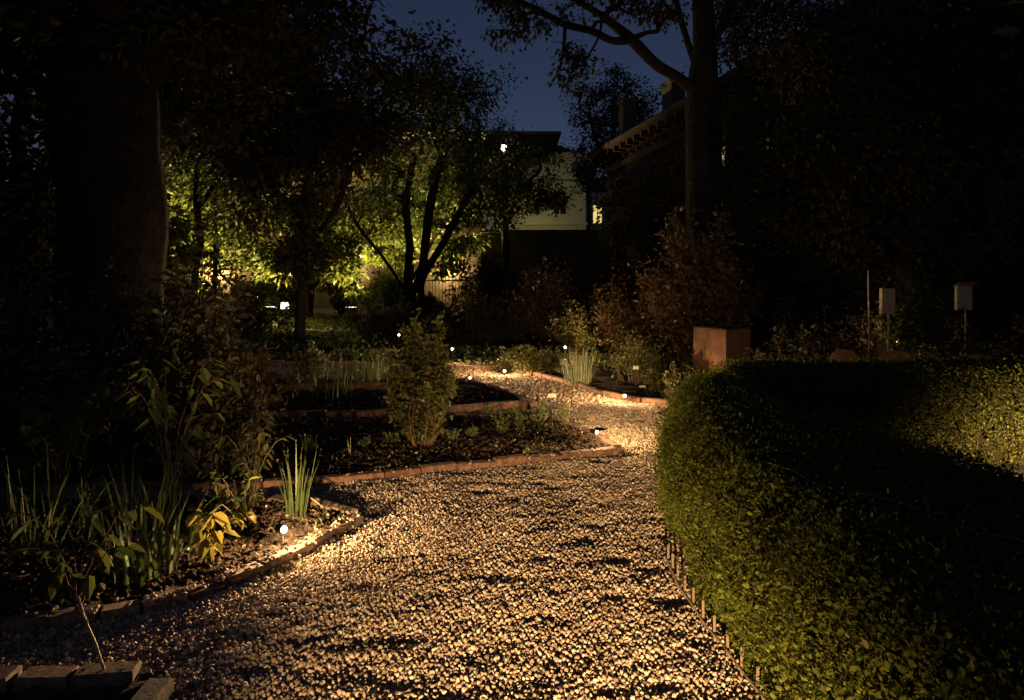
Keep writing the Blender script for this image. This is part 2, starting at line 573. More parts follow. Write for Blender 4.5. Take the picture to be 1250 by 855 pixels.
def stones(m, P, rmin, rmax, z, rng):
    n = len(P)
    base = ico_v[None] * rng.uniform(.78, 1.22, (n, 12, 1))
    sc = rng.uniform(rmin, rmax, (n, 1, 1)) * np.stack([rng.uniform(.85, 1.35, n), rng.uniform(.75, 1.1, n), rng.uniform(.6, .95, n)], 1)[:, None]
    V = base * sc
    q = rng.normal(size=(n, 4)); q /= np.linalg.norm(q, axis=1)[:, None]
    w, x, y, zq = q.T
    R = np.stack([1 - 2 * (y * y + zq * zq), 2 * (x * y - zq * w), 2 * (x * zq + y * w), 2 * (x * y + zq * w), 1 - 2 * (x * x + zq * zq), 2 * (y * zq - x * w),
                  2 * (x * zq - y * w), 2 * (y * zq + x * w), 1 - 2 * (x * x + y * y)], 1).reshape(n, 3, 3)
    V = np.einsum('nij,nkj->nki', R, V)
    V += np.column_stack([P, z])[:, None]
    fa = ico_f[None] + (np.arange(n) * 12)[:, None, None]
    m.add(V.reshape(-1, 3), fa.reshape(-1, 3))


rg = np.random.default_rng(11)
m = MB()
blocked = [BED0, BED1, BED2, BED3, BED5, HEDGE1]


def free(P):
    k = np.ones(len(P), bool)
    for b in blocked:
        k &= ~in_poly(P, b)
    px = 625 + F * P[:, 0] / np.maximum(P[:, 1], .1)
    return k & (px > -60) & (px < 1300)


DENT = rg.uniform((-2.6, 2.2), (1.6, 8.0), (230, 2)); DENT_R = rg.uniform(.035, .10, 230)


def relief(P):
    d = np.zeros(len(P))
    for (x_, y_), r_ in zip(DENT, DENT_R):                        # trodden hollows and heel marks
        q = ((P[:, 0] - x_) ** 2 + ((P[:, 1] - y_) * 1.4) ** 2) / (r_ * r_)
        d = np.maximum(d, np.exp(-q))
    return .024 - .019 * d + 0.012 * vnoise(P[:, 0], P[:, 1], 4.5, 3) + 0.010 * vnoise(P[:, 0], P[:, 1], 12, 4)


P = scatter_grid((-3.2, 2.0), (1.9, 5.6), 0.0128, rg); P = P[free(P)]
stones(m, P, .0050, .0100, .004 + relief(P) + rg.uniform(0, .007, len(P)), rg)
P = scatter_grid((-3.0, 2.0), (1.9, 5.6), 0.0235, rg); P = P[free(P)]
stones(m, P, .0058, .0120, .011 + relief(P) + rg.uniform(0, .01, len(P)), rg)
P = scatter_grid((-4.5, 2.4), (5.6, 8.5), 0.0185, rg); P = P[free(P)]
stones(m, P, .0072, .0138, .007 + relief(P) + rg.uniform(0, .012, len(P)), rg)
P = scatter_grid((-5, 3.3), (8.5, 12.6), 0.034, rg); P = P[free(P)]
stones(m, P, .014, .023, .008 + rg.uniform(0, .012, len(P)), rg)
# stray stones spilled on the soil
P = rg.uniform((-3, 2.9), (0.9, 8), (380, 2)); P = P[~free(P)]
P = P[~in_poly(P, HEDGE1)]
stones(m, P, .007, .014, .07 + rg.uniform(0, .01, len(P)), rg)
for ln_, nn_ in ((e_front, 260), (e_mid, 260), (e_midr, 60)):      # stones kicked up against and onto the edgings
    k_ = rg.integers(0, len(ln_), nn_)
    P = ln_[k_] + rg.normal(0, .07, (nn_, 2))
    dd_ = np.min(np.linalg.norm(P[:, None] - ln_[None], axis=2), axis=1)
    stones(m, P, .006, .012, np.where(dd_ < .05, .088, .045) + rg.uniform(0, .006, nn_), rg)
tag(m.build('gravel', M['stone']), kind='stuff')


# ------------------------------------------------------------------ bed edgings
def edging(name, line, label, mat, blen=0.19, w=0.09, h=0.092, seed=0, gap=0.012, zj=0.012):
    r = np.random.default_rng(seed)
    L = np.asarray(line, float)
    seg = np.linalg.norm(np.diff(L, axis=0), axis=1)
    s = np.concatenate([[0], np.cumsum(seg)])
    m = MB()
    t = 0.0
    while t < s[-1] - 0.4 * blen:
        bl = blen * r.uniform(.86, 1.08)
        a, b = t, min(t + bl, s[-1])
        pa = np.array([np.interp(a, s, L[:, i]) for i in (0, 1)])
        pb = np.array([np.interp(b, s, L[:, i]) for i in (0, 1)])
        c = (pa + pb) / 2 + r.uniform(-.006, .006, 2)
        d = pb - pa
        ang = math.atan2(d[1], d[0]) + r.uniform(-.09, .09)
        rot = Matrix.Rotation(r.uniform(-.035, .035), 3, 'X') @ Matrix.Rotation(r.uniform(-.025, .025), 3, 'Y')
        m.box((c[0], c[1], h / 2 - 0.008 + r.uniform(-zj, zj)), (np.linalg.norm(d) - gap, w * r.uniform(.93, 1.05), h), rz=ang, rot=rot, bev=0.007)
        t += bl
    loc = (L[len(L) // 2][0], L[len(L) // 2][1], 0)
    o = m.build(name, mat, loc=loc)
    return tag(o, label, 'bed edging', 'brick edgings around the planting beds')


edging('brick_edging', e_front, 'curved row of worn bricks edging the near left bed beside the nearest lamp', M['brick'], seed=1)
edging('brick_edging', np.array([(-1.03, 4.48), (-1.3, 4.64), (-1.7, 4.78)]), 'short brick return at the far corner of the near left bed', M['brick'], seed=2)
edging('brick_edging', np.array([(-2.3, 2.55), (-1.9, 2.60), (-1.37, 2.66)]), 'pale brick row in the bottom left corner beside a leaning cane', M['brick'], seed=3, blen=.22, w=.10, h=.105)
edging('brick_edging', np.array([(-1.33, 2.57), (-1.31, 2.4), (-1.3, 1.9)]), 'brick row running towards the viewer at the bottom left corner', M['brick'], seed=4, blen=.2, w=.10, h=.10)
edging('brick_edging', e_mid, 'long terracotta edging across the middle bed in front of the bushy shrub', M['kerb'], seed=5, blen=.32, w=.08, h=.105, gap=.008)
edging('brick_edging', e_midr, 'terracotta edging along the right side of the middle bed behind the stake lamp', M['kerb'], seed=6, blen=.3, w=.08, h=.11)
edging('brick_edging', e_b3, 'second terracotta edging behind the middle bed, seen past the bushy shrub', M['kerb'], seed=7, blen=.5, w=.085, h=.15)
edging('brick_edging', e_b3r, 'curved edging where the path bends left behind the seedlings', M['kerb'], seed=8, blen=.3, w=.085, h=.11)
edging('brick_edging', np.array([(-4.6, 9.15), (-3.2, 9.22), (-1.5, 9.4)]), 'farthest straight terracotta edging on the dark left beds', M['kerb'], seed=9, blen=.5, w=.085, h=.19)
edging('brick_edging', e_b5, 'winding edging along the far side of the path past the lamps to the pillar', M['kerb'], seed=10, blen=.32, w=.085, h=.10)


# ------------------------------------------------------------------ hedges
def hedge(poly, top, label, nleaf, lsz, seed, vis):
    r = np.random.default_rng(seed)
    poly = np.asarray(poly)
    c = poly.mean(0)
    t = thing('box_hedge', label, 'hedge', (c[0], c[1], 0), 'clipped box hedges on the right')
    # perimeter lookup
    nxt = np.roll(poly, -1, axis=0)
    seg = np.linalg.norm(nxt - poly, axis=1)
    cum = np.concatenate([[0], np.cumsum(seg)])
    per = cum[-1]
    area = 0.5 * np.sum(poly[:, 0] * nxt[:, 1] - nxt[:, 0] * poly[:, 1])
    sgn = 1 if area > 0 else -1

    def per_pt(s):
        k = np.clip(np.searchsorted(cum, s, side='right') - 1, 0, len(poly) - 1)
        f = ((s - cum[k]) / seg[k])[:, None]
        d = (nxt[k] - poly[k]) / seg[k][:, None]
        return poly[k] + (nxt[k] - poly[k]) * f, np.column_stack([d[:, 1], -d[:, 0]]) * sgn

    # side leaves
    ns = int(nleaf * .62)
    s = r.uniform(0, per, ns)
    p, nm = per_pt(s)
    hh = r.uniform(0.02, 1, ns) ** .8
    bul = 0.06 * vnoise(s, hh * top, 6, seed) + 0.045 * vnoise(s, hh * top, 19, seed + 1)
    prof = 0.10 * np.sin(np.clip(hh, 0, 1) * PI * .8) - 0.16 * np.clip((hh - .74) / .26, 0, 1) ** 2   # bulge and rounded shoulder
    dep = np.abs(r.normal(0, .035, ns))
    P = np.column_stack([p + nm * (prof + bul - dep)[:, None], hh * top * (1 + .02 * r.normal(size=ns))])
    Nd = np.column_stack([nm, .35 + 0 * hh])
    # top leaves
    nt_ = nleaf - ns
    lo, hi = poly.min(0), poly.max(0)
    q = r.uniform(lo, hi, (nt_ * 3, 2)); q = q[in_poly(q, poly)][:nt_]
    dd = np.min(np.linalg.norm(q[:, None] - poly[None], axis=2), axis=1)
    zt = top - 0.22 * np.clip(1 - dd / .22, 0, 1) ** 2 + .03 * vnoise(q[:, 0], q[:, 1], 8, seed + 2) + .016 * vnoise(q[:, 0], q[:, 1], 25, seed + 3)
    P2 = np.column_stack([q, zt - np.abs(r.normal(0, .03, len(q)))])
    N2 = np.tile([0, 0, 1.0], (len(q), 1))
    # stray shoots standing proud of the clipped surface
    allP = np.vstack([P, P2]); allN = np.vstack([Nd, N2])
    if vis is not None:
        k = vis(allP); allP, allN = allP[k], allN[k]
    n = len(allP)
    shoot = r.random(n) < .08
    allP = allP + allN * (shoot * r.uniform(.01, .075, n))[:, None]
    D = allN * .4 + r.normal(0, .75, (n, 3)) + np.array([0, 0, .25])
    Nn = allN * 1.2 + r.normal(0, .52, (n, 3))
    m = MB()
    m.leaves(allP, D, Nn, lsz * r.uniform(.45, 1.0, n) * np.where(r.random(n) < .2, 1.75, 1.0), .58, .22, six=True)
    f = m.build('foliage', M['box'], loc=(c[0], c[1], 0))
    f.location = (0, 0, 0)
    f.parent = t
    # dark twiggy inside
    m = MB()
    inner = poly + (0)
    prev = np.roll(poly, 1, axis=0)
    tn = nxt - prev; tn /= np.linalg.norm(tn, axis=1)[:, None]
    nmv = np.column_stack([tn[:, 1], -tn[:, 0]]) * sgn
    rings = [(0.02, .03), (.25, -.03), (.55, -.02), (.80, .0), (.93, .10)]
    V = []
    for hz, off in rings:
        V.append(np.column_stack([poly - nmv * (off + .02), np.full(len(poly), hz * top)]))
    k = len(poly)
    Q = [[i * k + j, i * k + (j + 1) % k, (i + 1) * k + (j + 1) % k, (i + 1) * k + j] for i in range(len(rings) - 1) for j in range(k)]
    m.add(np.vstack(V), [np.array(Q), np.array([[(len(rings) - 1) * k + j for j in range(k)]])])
    # twigs poking between leaves
    s = r.uniform(0, per, 900)
    p, nm = per_pt(s)
    z = r.uniform(.05, .9, 900) * top
    A = np.column_stack([p - nm * .06, z]); B = A + np.column_stack([nm * r.uniform(.05, .13, 900)[:, None], r.uniform(.0, .09, 900)]) + r.normal(0, .02, (900, 3))
    m.edges(A, B, np.full(900, .0022), np.full(900, .001), 4)
    o = m.build('twig_core', M['core'], loc=(c[0], c[1], 0)); o.location = (0, 0, 0); o.parent = t
    return t


hedge(HEDGE1, 0.80, 'broad clipped box hedge filling the right foreground along the gravel path', 340000, .0165, 21,
      lambda P: ((625 + F * P[:, 0] / np.maximum(P[:, 1], .1)) < 1420) & (P[:, 1] > 1.25))
hedge(HEDGE2, 0.83, 'straight clipped hedge behind the foreground hedge, its face lit from the right', 85000, .023, 22, None)


# ------------------------------------------------------------------ trees
def grow(limbs, targets, r_base, r_tip, sides=6):
    pos = [np.asarray(q, float) for q in limbs[0]]
    par = [-1] + list(range(len(pos) - 1))
    chains = [list(range(len(pos)))]
    for L in limbs[1:]:
        L = [np.asarray(q, float) for q in L]
        d = np.linalg.norm(np.array(pos) - L[0], axis=1)
        prev = int(np.argmin(d))
        ch = [prev]
        for q in L[1:] if d.min() < .05 else L:
            pos.append(q); par.append(prev); prev = len(pos) - 1; ch.append(prev)
        chains.append(ch)
    nl = len(pos)
    T = np.asarray(targets, float)
    lim = np.array(pos)
    d0 = np.min(np.linalg.norm(T[:, None] - lim[None], axis=2), axis=1)
    r = np.random.default_rng(5)
    arr = np.zeros((nl + 2 * len(T), 3)); arr[:nl] = lim
    cnt = nl
    for i in np.argsort(d0):
        q = T[i]
        cand = arr[1:cnt]
        v = q - cand
        dist = np.linalg.norm(v, axis=1)
        cost = dist + .35 * np.maximum(0, -(v[:, 2]))            # prefer growing upward
        j = int(np.argmin(cost)) + 1
        mid = (arr[j] + q) / 2 + r.normal(0, .07, 3) * dist[j - 1] + np.array([0, 0, .06 * dist[j - 1]])
        arr[cnt] = mid; par.append(j); cnt += 1
        arr[cnt] = q; par.append(cnt - 1); cnt += 1
    arr = arr[:cnt]
    par = np.array(par)
    n = np.ones(cnt)
    for i in range(cnt - 1, 0, -1):
        pass
    order = list(range(cnt - 1, 0, -1))
    for i in order:
        n[par[i]] += n[i]
    e = math.log(r_base / r_tip) / math.log(max(n[0], 3))
    rad = r_tip * n ** e
    return arr, par, n, rad, nl, chains


def tree(name, label, cat, limbs, ells, ntarget, nleaf, r_base, r_tip, lsz, mat, seed, clump=18, csig=.32, tipk=2, sig=None, lw=.55, droop=.15, group=None, bark='bark', six=False, leaf_up=.2, limb_scale=1.0):
    r = np.random.default_rng(seed)
    base = np.asarray(limbs[0][0], float)
    t = thing(name, label, cat, base, group)
    T = []
    wsum = sum(e[2] for e in ells)
    for c, rad, w in ells:
        c, rad = np.array(c, float), np.array(rad, float)
        k = max(4, int(ntarget * w / wsum))
        nc = max(2, int(clump * w / wsum))
        cc = c + rnd_dirs(r, nc) * (r.random(nc) ** .38)[:, None] * rad
        idx = r.integers(0, nc, k)
        T.append(cc[idx] + r.normal(0, csig, (k, 3)) * rad * .6)
    T = np.vstack(T)
    arr, par, n, rad, nl, chains = grow(limbs, T, r_base, r_tip)
    m = MB()
    for ch in chains:
        q = np.column_stack([arr[ch], rad[ch]])
        if len(ch) > 1 and ch[0] != 0:
            q[0, 3] = min(q[0, 3], q[1, 3] * 1.35)
        q = smooth_line(q, 6 * len(ch)) if len(ch) > 2 else q
        m.tube(q[:, :3], np.maximum(q[:, 3] * (limb_scale if ch[0] != 0 else 1), .004), 12)
    i = np.arange(nl, len(arr))
    rb = rad[i]; ra = np.minimum(rad[par[i]], rb * 1.5)
    big = rb > 0.03
    for sel, k in ((big, 9), (~big, 4)):
        if sel.any():
            m.edges(arr[par[i]][sel], arr[i][sel] + (arr[i] - arr[par[i]])[sel] * .03, ra[sel], rb[sel], k)
    # root flare
    m.edges(base[None] + [[0, 0, -.05]], base[None] + [[0, 0, min(.5, r_base * 1.6)]], np.array([r_base * 1.35]), np.array([r_base * 1.0]), 12)
    o = m.build('trunk', M[bark], loc=base, smooth=True); o.location = (0, 0, 0); o.parent = t
    tips = np.where(n <= tipk)[0]; tips = tips[tips >= nl]
    s = sig or csig * .9
    src = tips[r.integers(0, len(tips), nleaf)]
    P = arr[src] + r.normal(0, 1, (nleaf, 3)) * np.array([s, s, s * .7])
    D = (P - arr[src]) + rnd_dirs(r, nleaf) * s * 1.3 + np.array([0, 0, -droop])
    Nn = rnd_dirs(r, nleaf) * .8 + np.array([0, 0, leaf_up + .5])
    m = MB()
    m.leaves(P, D, Nn, lsz * r.uniform(.55, 1.35, nleaf), lw, .2, six=six, droop=.12)
    o = m.build('crown', M[mat], loc=base); o.location = (0, 0, 0); o.parent = t
    return t


def lerp(a, b, n, jit=0, seed=0):
    r = np.random.default_rng(seed)
    a, b = np.asarray(a, float), np.asarray(b, float)
    L = a + (b - a) * np.linspace(0, 1, n)[:, None]
    if jit:
        L[1:-1] += r.normal(0, jit, (n - 2, 3))
    return list(L)


# giant tree at left
tree('broadleaf_tree', 'massive dark tree with a thick trunk filling the left edge of the garden', 'tree',
     [lerp((-4.7, 8, 0), (-4.7, 8, 6.2), 9, .03), lerp((-4.7, 8, 3.6), (-7, 9, 6.2), 6, .08, 1), lerp((-4.7, 8, 3.9), (-2.9, 9.4, 6.0), 6, .08, 2), lerp((-4.7, 8, 4.5), (-4.2, 6, 6.6), 5, .08, 3)],
     [((-5.3, 8.6, 6.4), (4.0, 3.4, 2.6), 1.0), ((-4.0, 9.6, 5.2), (1.6, 1.8, 1.5), .42), ((-7.6, 8, 4.6), (2.4, 2.4, 2.0), .5), ((-2.6, 4.5, 9.0), (4.6, 5.5, 1.5), .8)],  # last ellipsoid is out-of-view crown, added overhead to hold back the sky light
     760, 52000, .56, .008, .115, 'leafdark', 31, clump=60, csig=.26, sig=.26, bark='darkbark', group='trees of the garden', six=True)
tree('dark_tree', 'black tree between the massive trunk and the left edge of the view', 'tree',
     [lerp((-8.6, 12, 0), (-8.6, 12, 5), 6, .05), lerp((-8.6, 12, 1.6), (-10.2, 12, 3.6), 4, .06, 1)],
     [((-8.4, 12, 5.4), (2.2, 1.6, 2.4), 1.0), ((-9.6, 12, 2.6), (2.0, 1.4, 1.6), .9), ((-7.6, 12, 2.4), (1.3, 1.2, 1.4), .5)],
     520, 24000, .2, .008, .17, 'leafdark', 43, clump=60, csig=.28, sig=.28, group='trees of the garden')
# second row
tree('broadleaf_tree', 'tall round crowned tree with dim brownish leaves, left of the open sky', 'tree',
     [lerp((-5.15, 16.5, 0), (-4.9, 16.5, 4.2), 7, .05), lerp((-5.0, 16.5, 2.6), (-6.4, 16.4, 5), 5, .08, 1), lerp((-4.6, 16.5, 2.8), (-3.0, 16.6, 5.4), 5, .08, 2)],
     [((-4.5, 16.5, 5.9), (2.6, 2.2, 1.9), 1.0), ((-5.4, 16.4, 4.0), (2.2, 2.0, 1.4), .45), ((-4.95, 16.0, 2.9), (.45, .5, 1.4), .16)],
     560, 24000, .13, .006, .15, 'leafdark', 32, clump=60, csig=.24, sig=.24, group='trees of the garden')
tree('broadleaf_tree', 'high crowned dark tree showing between the massive trunk and the round crowned tree', 'tree',
     [lerp((-8.9, 19, 0), (-8.6, 19, 5.4), 7, .05), lerp((-8.7, 19, 3.6), (-7.0, 19, 6.2), 4, .06, 1)],
     [((-8.2, 19, 6.9), (2.9, 1.8, 1.9), 1.0), ((-7.2, 18.6, 5.4), (1.5, 1.2, 1.0), .3)],
     460, 19000, .09, .007, .16, 'leafdark', 44, clump=54, csig=.26, sig=.25, group='trees of the garden')
tree('multi_stem_tree', 'multi stemmed tree with one limb leaning left, backlit in the middle distance', 'tree',
     [[at(497, 392, 24) * [1, 1, 0], at(499, 370, 24), at(497, 340, 24), at(500, 300, 24), at(496, 250, 24), at(505, 190, 24)],
      [at(497, 360, 24), at(470, 318, 23.6), at(436, 275, 23.2), at(418, 235, 23)],
      [at(499, 365, 24), at(514, 335, 24.2), at(520, 290, 24.3), at(527, 240, 24.3), at(545, 180, 24.4)],
      [at(498, 372, 24), at(514, 372, 24.4), at(516, 340, 24.6), at(545, 290, 24.8), at(575, 230, 25)]],
     [((-2.8, 24, 6.9), (2.6, 2.4, 2.0), 1.0), ((-4.6, 23.4, 5.4), (2.0, 1.6, 1.4), .4), ((-1.0, 24.6, 5.4), (1.5, 1.4, 1.6), .4), ((-2.6, 25.0, 4.0), (2.4, 1.2, 1.0), .25)],
     700, 22000, .24, .007, .14, 'leaf', 33, clump=70, csig=.24, sig=.26, group='trees of the garden')
tree('dark_tree', 'small round dark tree with forked stem before the pale apartment block', 'tree',
     [[at(617, 400, 30) * [1, 1, 0], at(617, 330, 30), at(617, 280, 30), at(614, 255, 30)], [at(617, 275, 30), at(632, 250, 30), at(650, 225, 30)], [at(616, 285, 30), at(600, 260, 30), at(592, 240, 30)]],
     [((-0.1, 30, 6.2), (1.95, 1.8, 1.7), 1.0), ((1.0, 30.2, 5.0), (1.3, 1.2, 0.6), .3)],
     420, 14000, .17, .007, .16, 'leafdark', 34, clump=45, csig=.25, sig=.25, group='trees of the garden')
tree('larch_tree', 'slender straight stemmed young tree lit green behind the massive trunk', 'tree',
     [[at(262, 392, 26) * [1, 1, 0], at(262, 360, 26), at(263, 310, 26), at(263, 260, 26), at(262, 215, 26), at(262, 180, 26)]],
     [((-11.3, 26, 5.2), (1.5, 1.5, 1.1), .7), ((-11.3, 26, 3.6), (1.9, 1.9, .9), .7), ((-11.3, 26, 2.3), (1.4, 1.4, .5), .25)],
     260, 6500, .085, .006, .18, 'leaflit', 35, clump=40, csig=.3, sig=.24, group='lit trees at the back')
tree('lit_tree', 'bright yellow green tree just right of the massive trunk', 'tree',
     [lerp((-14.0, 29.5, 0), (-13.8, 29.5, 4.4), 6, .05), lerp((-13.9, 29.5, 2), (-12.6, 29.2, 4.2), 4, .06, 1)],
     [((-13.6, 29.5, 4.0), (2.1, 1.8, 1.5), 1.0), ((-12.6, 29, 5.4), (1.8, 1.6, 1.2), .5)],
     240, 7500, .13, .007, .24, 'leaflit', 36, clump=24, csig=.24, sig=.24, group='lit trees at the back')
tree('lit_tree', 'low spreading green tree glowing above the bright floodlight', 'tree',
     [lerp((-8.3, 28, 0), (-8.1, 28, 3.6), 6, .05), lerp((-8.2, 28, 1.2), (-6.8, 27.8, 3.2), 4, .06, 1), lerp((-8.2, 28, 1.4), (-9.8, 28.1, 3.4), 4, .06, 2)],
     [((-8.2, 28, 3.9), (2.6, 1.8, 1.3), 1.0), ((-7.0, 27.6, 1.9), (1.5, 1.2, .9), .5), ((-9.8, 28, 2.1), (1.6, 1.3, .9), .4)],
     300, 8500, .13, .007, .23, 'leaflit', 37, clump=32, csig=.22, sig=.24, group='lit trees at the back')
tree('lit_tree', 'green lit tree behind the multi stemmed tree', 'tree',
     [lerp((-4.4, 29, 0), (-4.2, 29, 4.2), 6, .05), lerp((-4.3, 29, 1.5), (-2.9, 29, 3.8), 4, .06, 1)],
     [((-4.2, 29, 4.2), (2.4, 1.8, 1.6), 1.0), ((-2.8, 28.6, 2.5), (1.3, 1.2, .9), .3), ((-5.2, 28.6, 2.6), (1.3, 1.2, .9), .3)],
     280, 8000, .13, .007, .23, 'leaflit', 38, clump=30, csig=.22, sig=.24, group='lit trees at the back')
# big tree on the right, limbs over the sky
R9 = 14.0
tb = np.array([(858 - 625) / F * R9, R9, 0])
tree('limbed_tree', 'big dark tree on the right reaching long bare limbs across the sky', 'tree',
     [[tb, at(858, 300, R9), at(857, 200, R9), at(857, 120, R9), at(860, 60, R9), at(858, -10, R9), at(862, -120, R9), at(866, -230, R9)],
      [at(856, 120, R9), at(832, 98, 13.8), at(800, 78, 13.6), at(770, 48, 13.4), at(735, 20, 13.2), at(706, 2, 13), at(668, -22, 12.8)],
      [at(857, 105, R9), at(842, 60, 14.2), at(830, 20, 14.3), at(815, -40, 14.4), at(800, -110, 14.5)],
      [at(859, 80, R9), at(876, 45, 13.8), at(890, 0, 13.6), at(905, -70, 13.4)],
      [at(770, 48, 13.4), at(748, 50, 13.1), at(722, 38, 12.9), at(690, 30, 12.7), at(655, 12, 12.6), at(620, -4, 12.5)],
      [at(690, 30, 12.7), at(688, 58, 12.6), at(684, 82, 12.6)],
      [at(735, 20, 13.2), at(731, 45, 13.0), at(716, 72, 12.9)]],
     [(at(632, 14, 12.6), (.75, .5, .45), .7), (at(690, 72, 12.6), (.4, .35, .36), .3), (at(735, 5, 13), (1.0, .7, .55), .45), (at(790, 25, 13.6), (.7, .6, .6), .3), (at(665, -60, 12.8), (1.3, .8, .7), .5),
      (at(800, -90, 14.4), (1.6, 1.2, 1.2), .55), (at(905, 20, 13.8), (.95, 1.0, 1.0), .6), (at(930, -70, 13.6), (1.5, 1.5, 1.1), .6), (at(860, -260, 14), (3.0, 2.5, 1.6), 3.0)],
     1000, 9500, .34, .005, .10, 'leafdark', 39, limb_scale=.62, clump=90, csig=.34, sig=.11, group='trees of the garden', tipk=3)
tree('distant_tree', 'fine branched distant tree rising behind the villa chimneys', 'tree',
     [lerp((5.9, 40, 0), (6.0, 40, 11), 7, .1), lerp((6, 40, 7), (4.6, 40, 11), 4, .1, 1), lerp((6, 40, 8), (7.4, 40, 12), 4, .1, 2)],
     [((5.9, 40, 11.6), (2.1, 2, 2.9), 1.0), ((5.0, 40, 8.2), (1.5, 1.4, 1.4), .4)],
     520, 9500, .2, .012, .19, 'leafdark', 40, clump=50, csig=.3, sig=.25, group='trees of the garden')
tree('dark_tree', 'dense black tree towering at the right behind the sign boards', 'tree',
     [lerp((7.6, 12.5, 0), (7.5, 12.5, 5.5), 7, .05), lerp((7.6, 12.5, 2.4), (6.2, 12.3, 4.6), 4, .06, 1), lerp((7.6, 12.5, 2.6), (9.4, 12.3, 4.8), 4, .06, 2)],
     [((7.2, 12.5, 5.4), (2.3, 2.0, 2.3), 1.0), ((9.6, 12.5, 4.6), (2.2, 2, 2.6), .8), ((6.3, 12.4, 3.4), (1.2, 1.2, 1.3), .4)],
     520, 34000, .22, .008, .105, 'leafdark', 41, clump=60, csig=.28, sig=.28, group='trees of the garden')
tree('dark_tree', 'dark rounded tree before the villa front, under its eaves', 'tree',
     [lerp((3.7, 18.6, 0), (3.75, 18.6, 3.2), 6, .04)],
     [((3.75, 18.6, 3.3), (1.35, 1.1, 1.15), 1.0), ((4.9, 18, 3.5), (1.3, 1.0, 1.3), .8), ((4.2, 18.4, 1.7), (1.5, 1.0, .9), .5)],
     420, 15000, .12, .007, .13, 'leafdark', 45, clump=46, csig=.3, sig=.25, group='trees of the garden')
tree('dark_tree', 'unseen dark tree added overhead beyond the right edge, screening the hedged corner from the sky', 'tree',  # wholly out of view; added so its crown blocks sky light from above
     [lerp((7.2, 6.8, 0), (7.0, 6.6, 5), 6, .04), lerp((7.1, 6.7, 3.6), (4.0, 4.4, 7.4), 6, .1, 1), lerp((7.1, 6.7, 3.8), (5.4, 2.4, 8.0), 6, .1, 2)],
     [((4.6, 4.2, 8.2), (4.4, 4.6, 1.7), 1.0), ((7.8, 7.2, 5.2), (1.6, 1.6, 1.8), .4)],
     420, 8000, .2, .008, .17, 'leafdark', 46, clump=60, csig=.28, sig=.3, group='trees of the garden')
tree('dark_tree', 'narrow black tree between the limbed tree and the right edge', 'tree',
     [lerp((5.6, 15.2, 0), (5.6, 15.2, 6), 7, .05)],
     [((5.8, 15.2, 6.2), (1.7, 1.5, 2.5), 1.0), ((5.6, 15.2, 3.4), (1.5, 1.2, 1.5), .8), ((5.2, 14.8, 1.6), (1.5, 1.0, 1.2), .6)],
     480, 26000, .17, .008, .105, 'leafdark', 42, clump=44, csig=.28, sig=.27, group='trees of the garden')


# ------------------------------------------------------------------ shrubs and plants
def shrub(name, label, base, rad, h, nstem, nleaf, lsz, mat, seed, stem='redstem', z0=.15, foot=.12, group=None, lw=.5, cat='shrub', sr=.006, clump=.35):
    """many stems from one foot, leaves along their upper parts"""
    r = np.random.default_rng(seed)
    base = np.asarray(base, float)
    t = thing(name, label, cat, base, group)
    m = MB(); P, D = [], []
    per = nleaf // nstem
    for i in range(nstem):
        a = r.uniform(0, 2 * PI); rr = math.sqrt(r.random())
        f = np.array([math.cos(a), math.sin(a), 0]) * rr
        top = f * np.array([rad[0], rad[1], 0]) * r.uniform(.75, 1.05) + np.array([0, 0, h * (1 - .42 * rr ** 2) * r.uniform(.58, 1.08)])
        b = f * foot * np.array([rad[0], rad[1], 0])
        ts = np.linspace(0, 1, 6)[:, None]
        bow = np.sin(ts * PI * .5)
        L = b + (top - b) * np.concatenate([bow * 1.0, bow * 1.0, ts], 1) * 1.0
        L[1:] += r.normal(0, .025 * h, (5, 3)) * [1, 1, .3]
        m.tube(base + L, np.linspace(sr, sr * .3, 6), 5)
        u = z0 + (1 - z0) * r.random(per) ** .75
        ip = np.column_stack([np.interp(u, ts[:, 0], L[:, k]) for k in range(3)])
        off = rnd_dirs(r, per) * (r.random(per)[:, None]) * clump * min(rad) * np.array([1, 1, .8])
        P.append(base + ip + off); D.append(off + rnd_dirs(r, per) * .25 * min(rad) + [0, 0, .02])
    o = m.build('stems', M[stem], loc=base, smooth=True); o.location = (0, 0, 0); o.parent = t
    P, D = np.vstack(P), np.vstack(D)
    P[:, 2] = np.maximum(P[:, 2], base[2] + .01)
    n = len(P)
    m = MB()
    m.leaves(P, D, rnd_dirs(r, n) * .8 + [0, 0, .6], lsz * r.uniform(.55, 1.35, n), lw, .2, six=lsz > .04, droop=.1)
    o = m.build('foliage', M[mat], loc=base); o.location = (0, 0, 0); o.parent = t
    return t


def clumpy(name, label, base, nb, hmin, hmax, width, spread, seed, mat='blade', lean=.25, curl=.5, cat='iris', group=None, foot=.1):
    r = np.random.default_rng(seed)
    base = np.asarray(base, float)
    m = MB()
    for i in range(nb):
        a = r.uniform(0, 2 * PI); q = foot * math.sqrt(r.random())
        b = base + [math.cos(a) * q, math.sin(a) * q, 0]
        m.blade(b, a + r.normal(0, .5), r.uniform(hmin, hmax), width * r.uniform(.7, 1.2), abs(r.normal(0, lean)) * spread, abs(r.normal(0, curl)), r)
    return tag(m.build(name, M[mat], loc=base), label, cat, group)


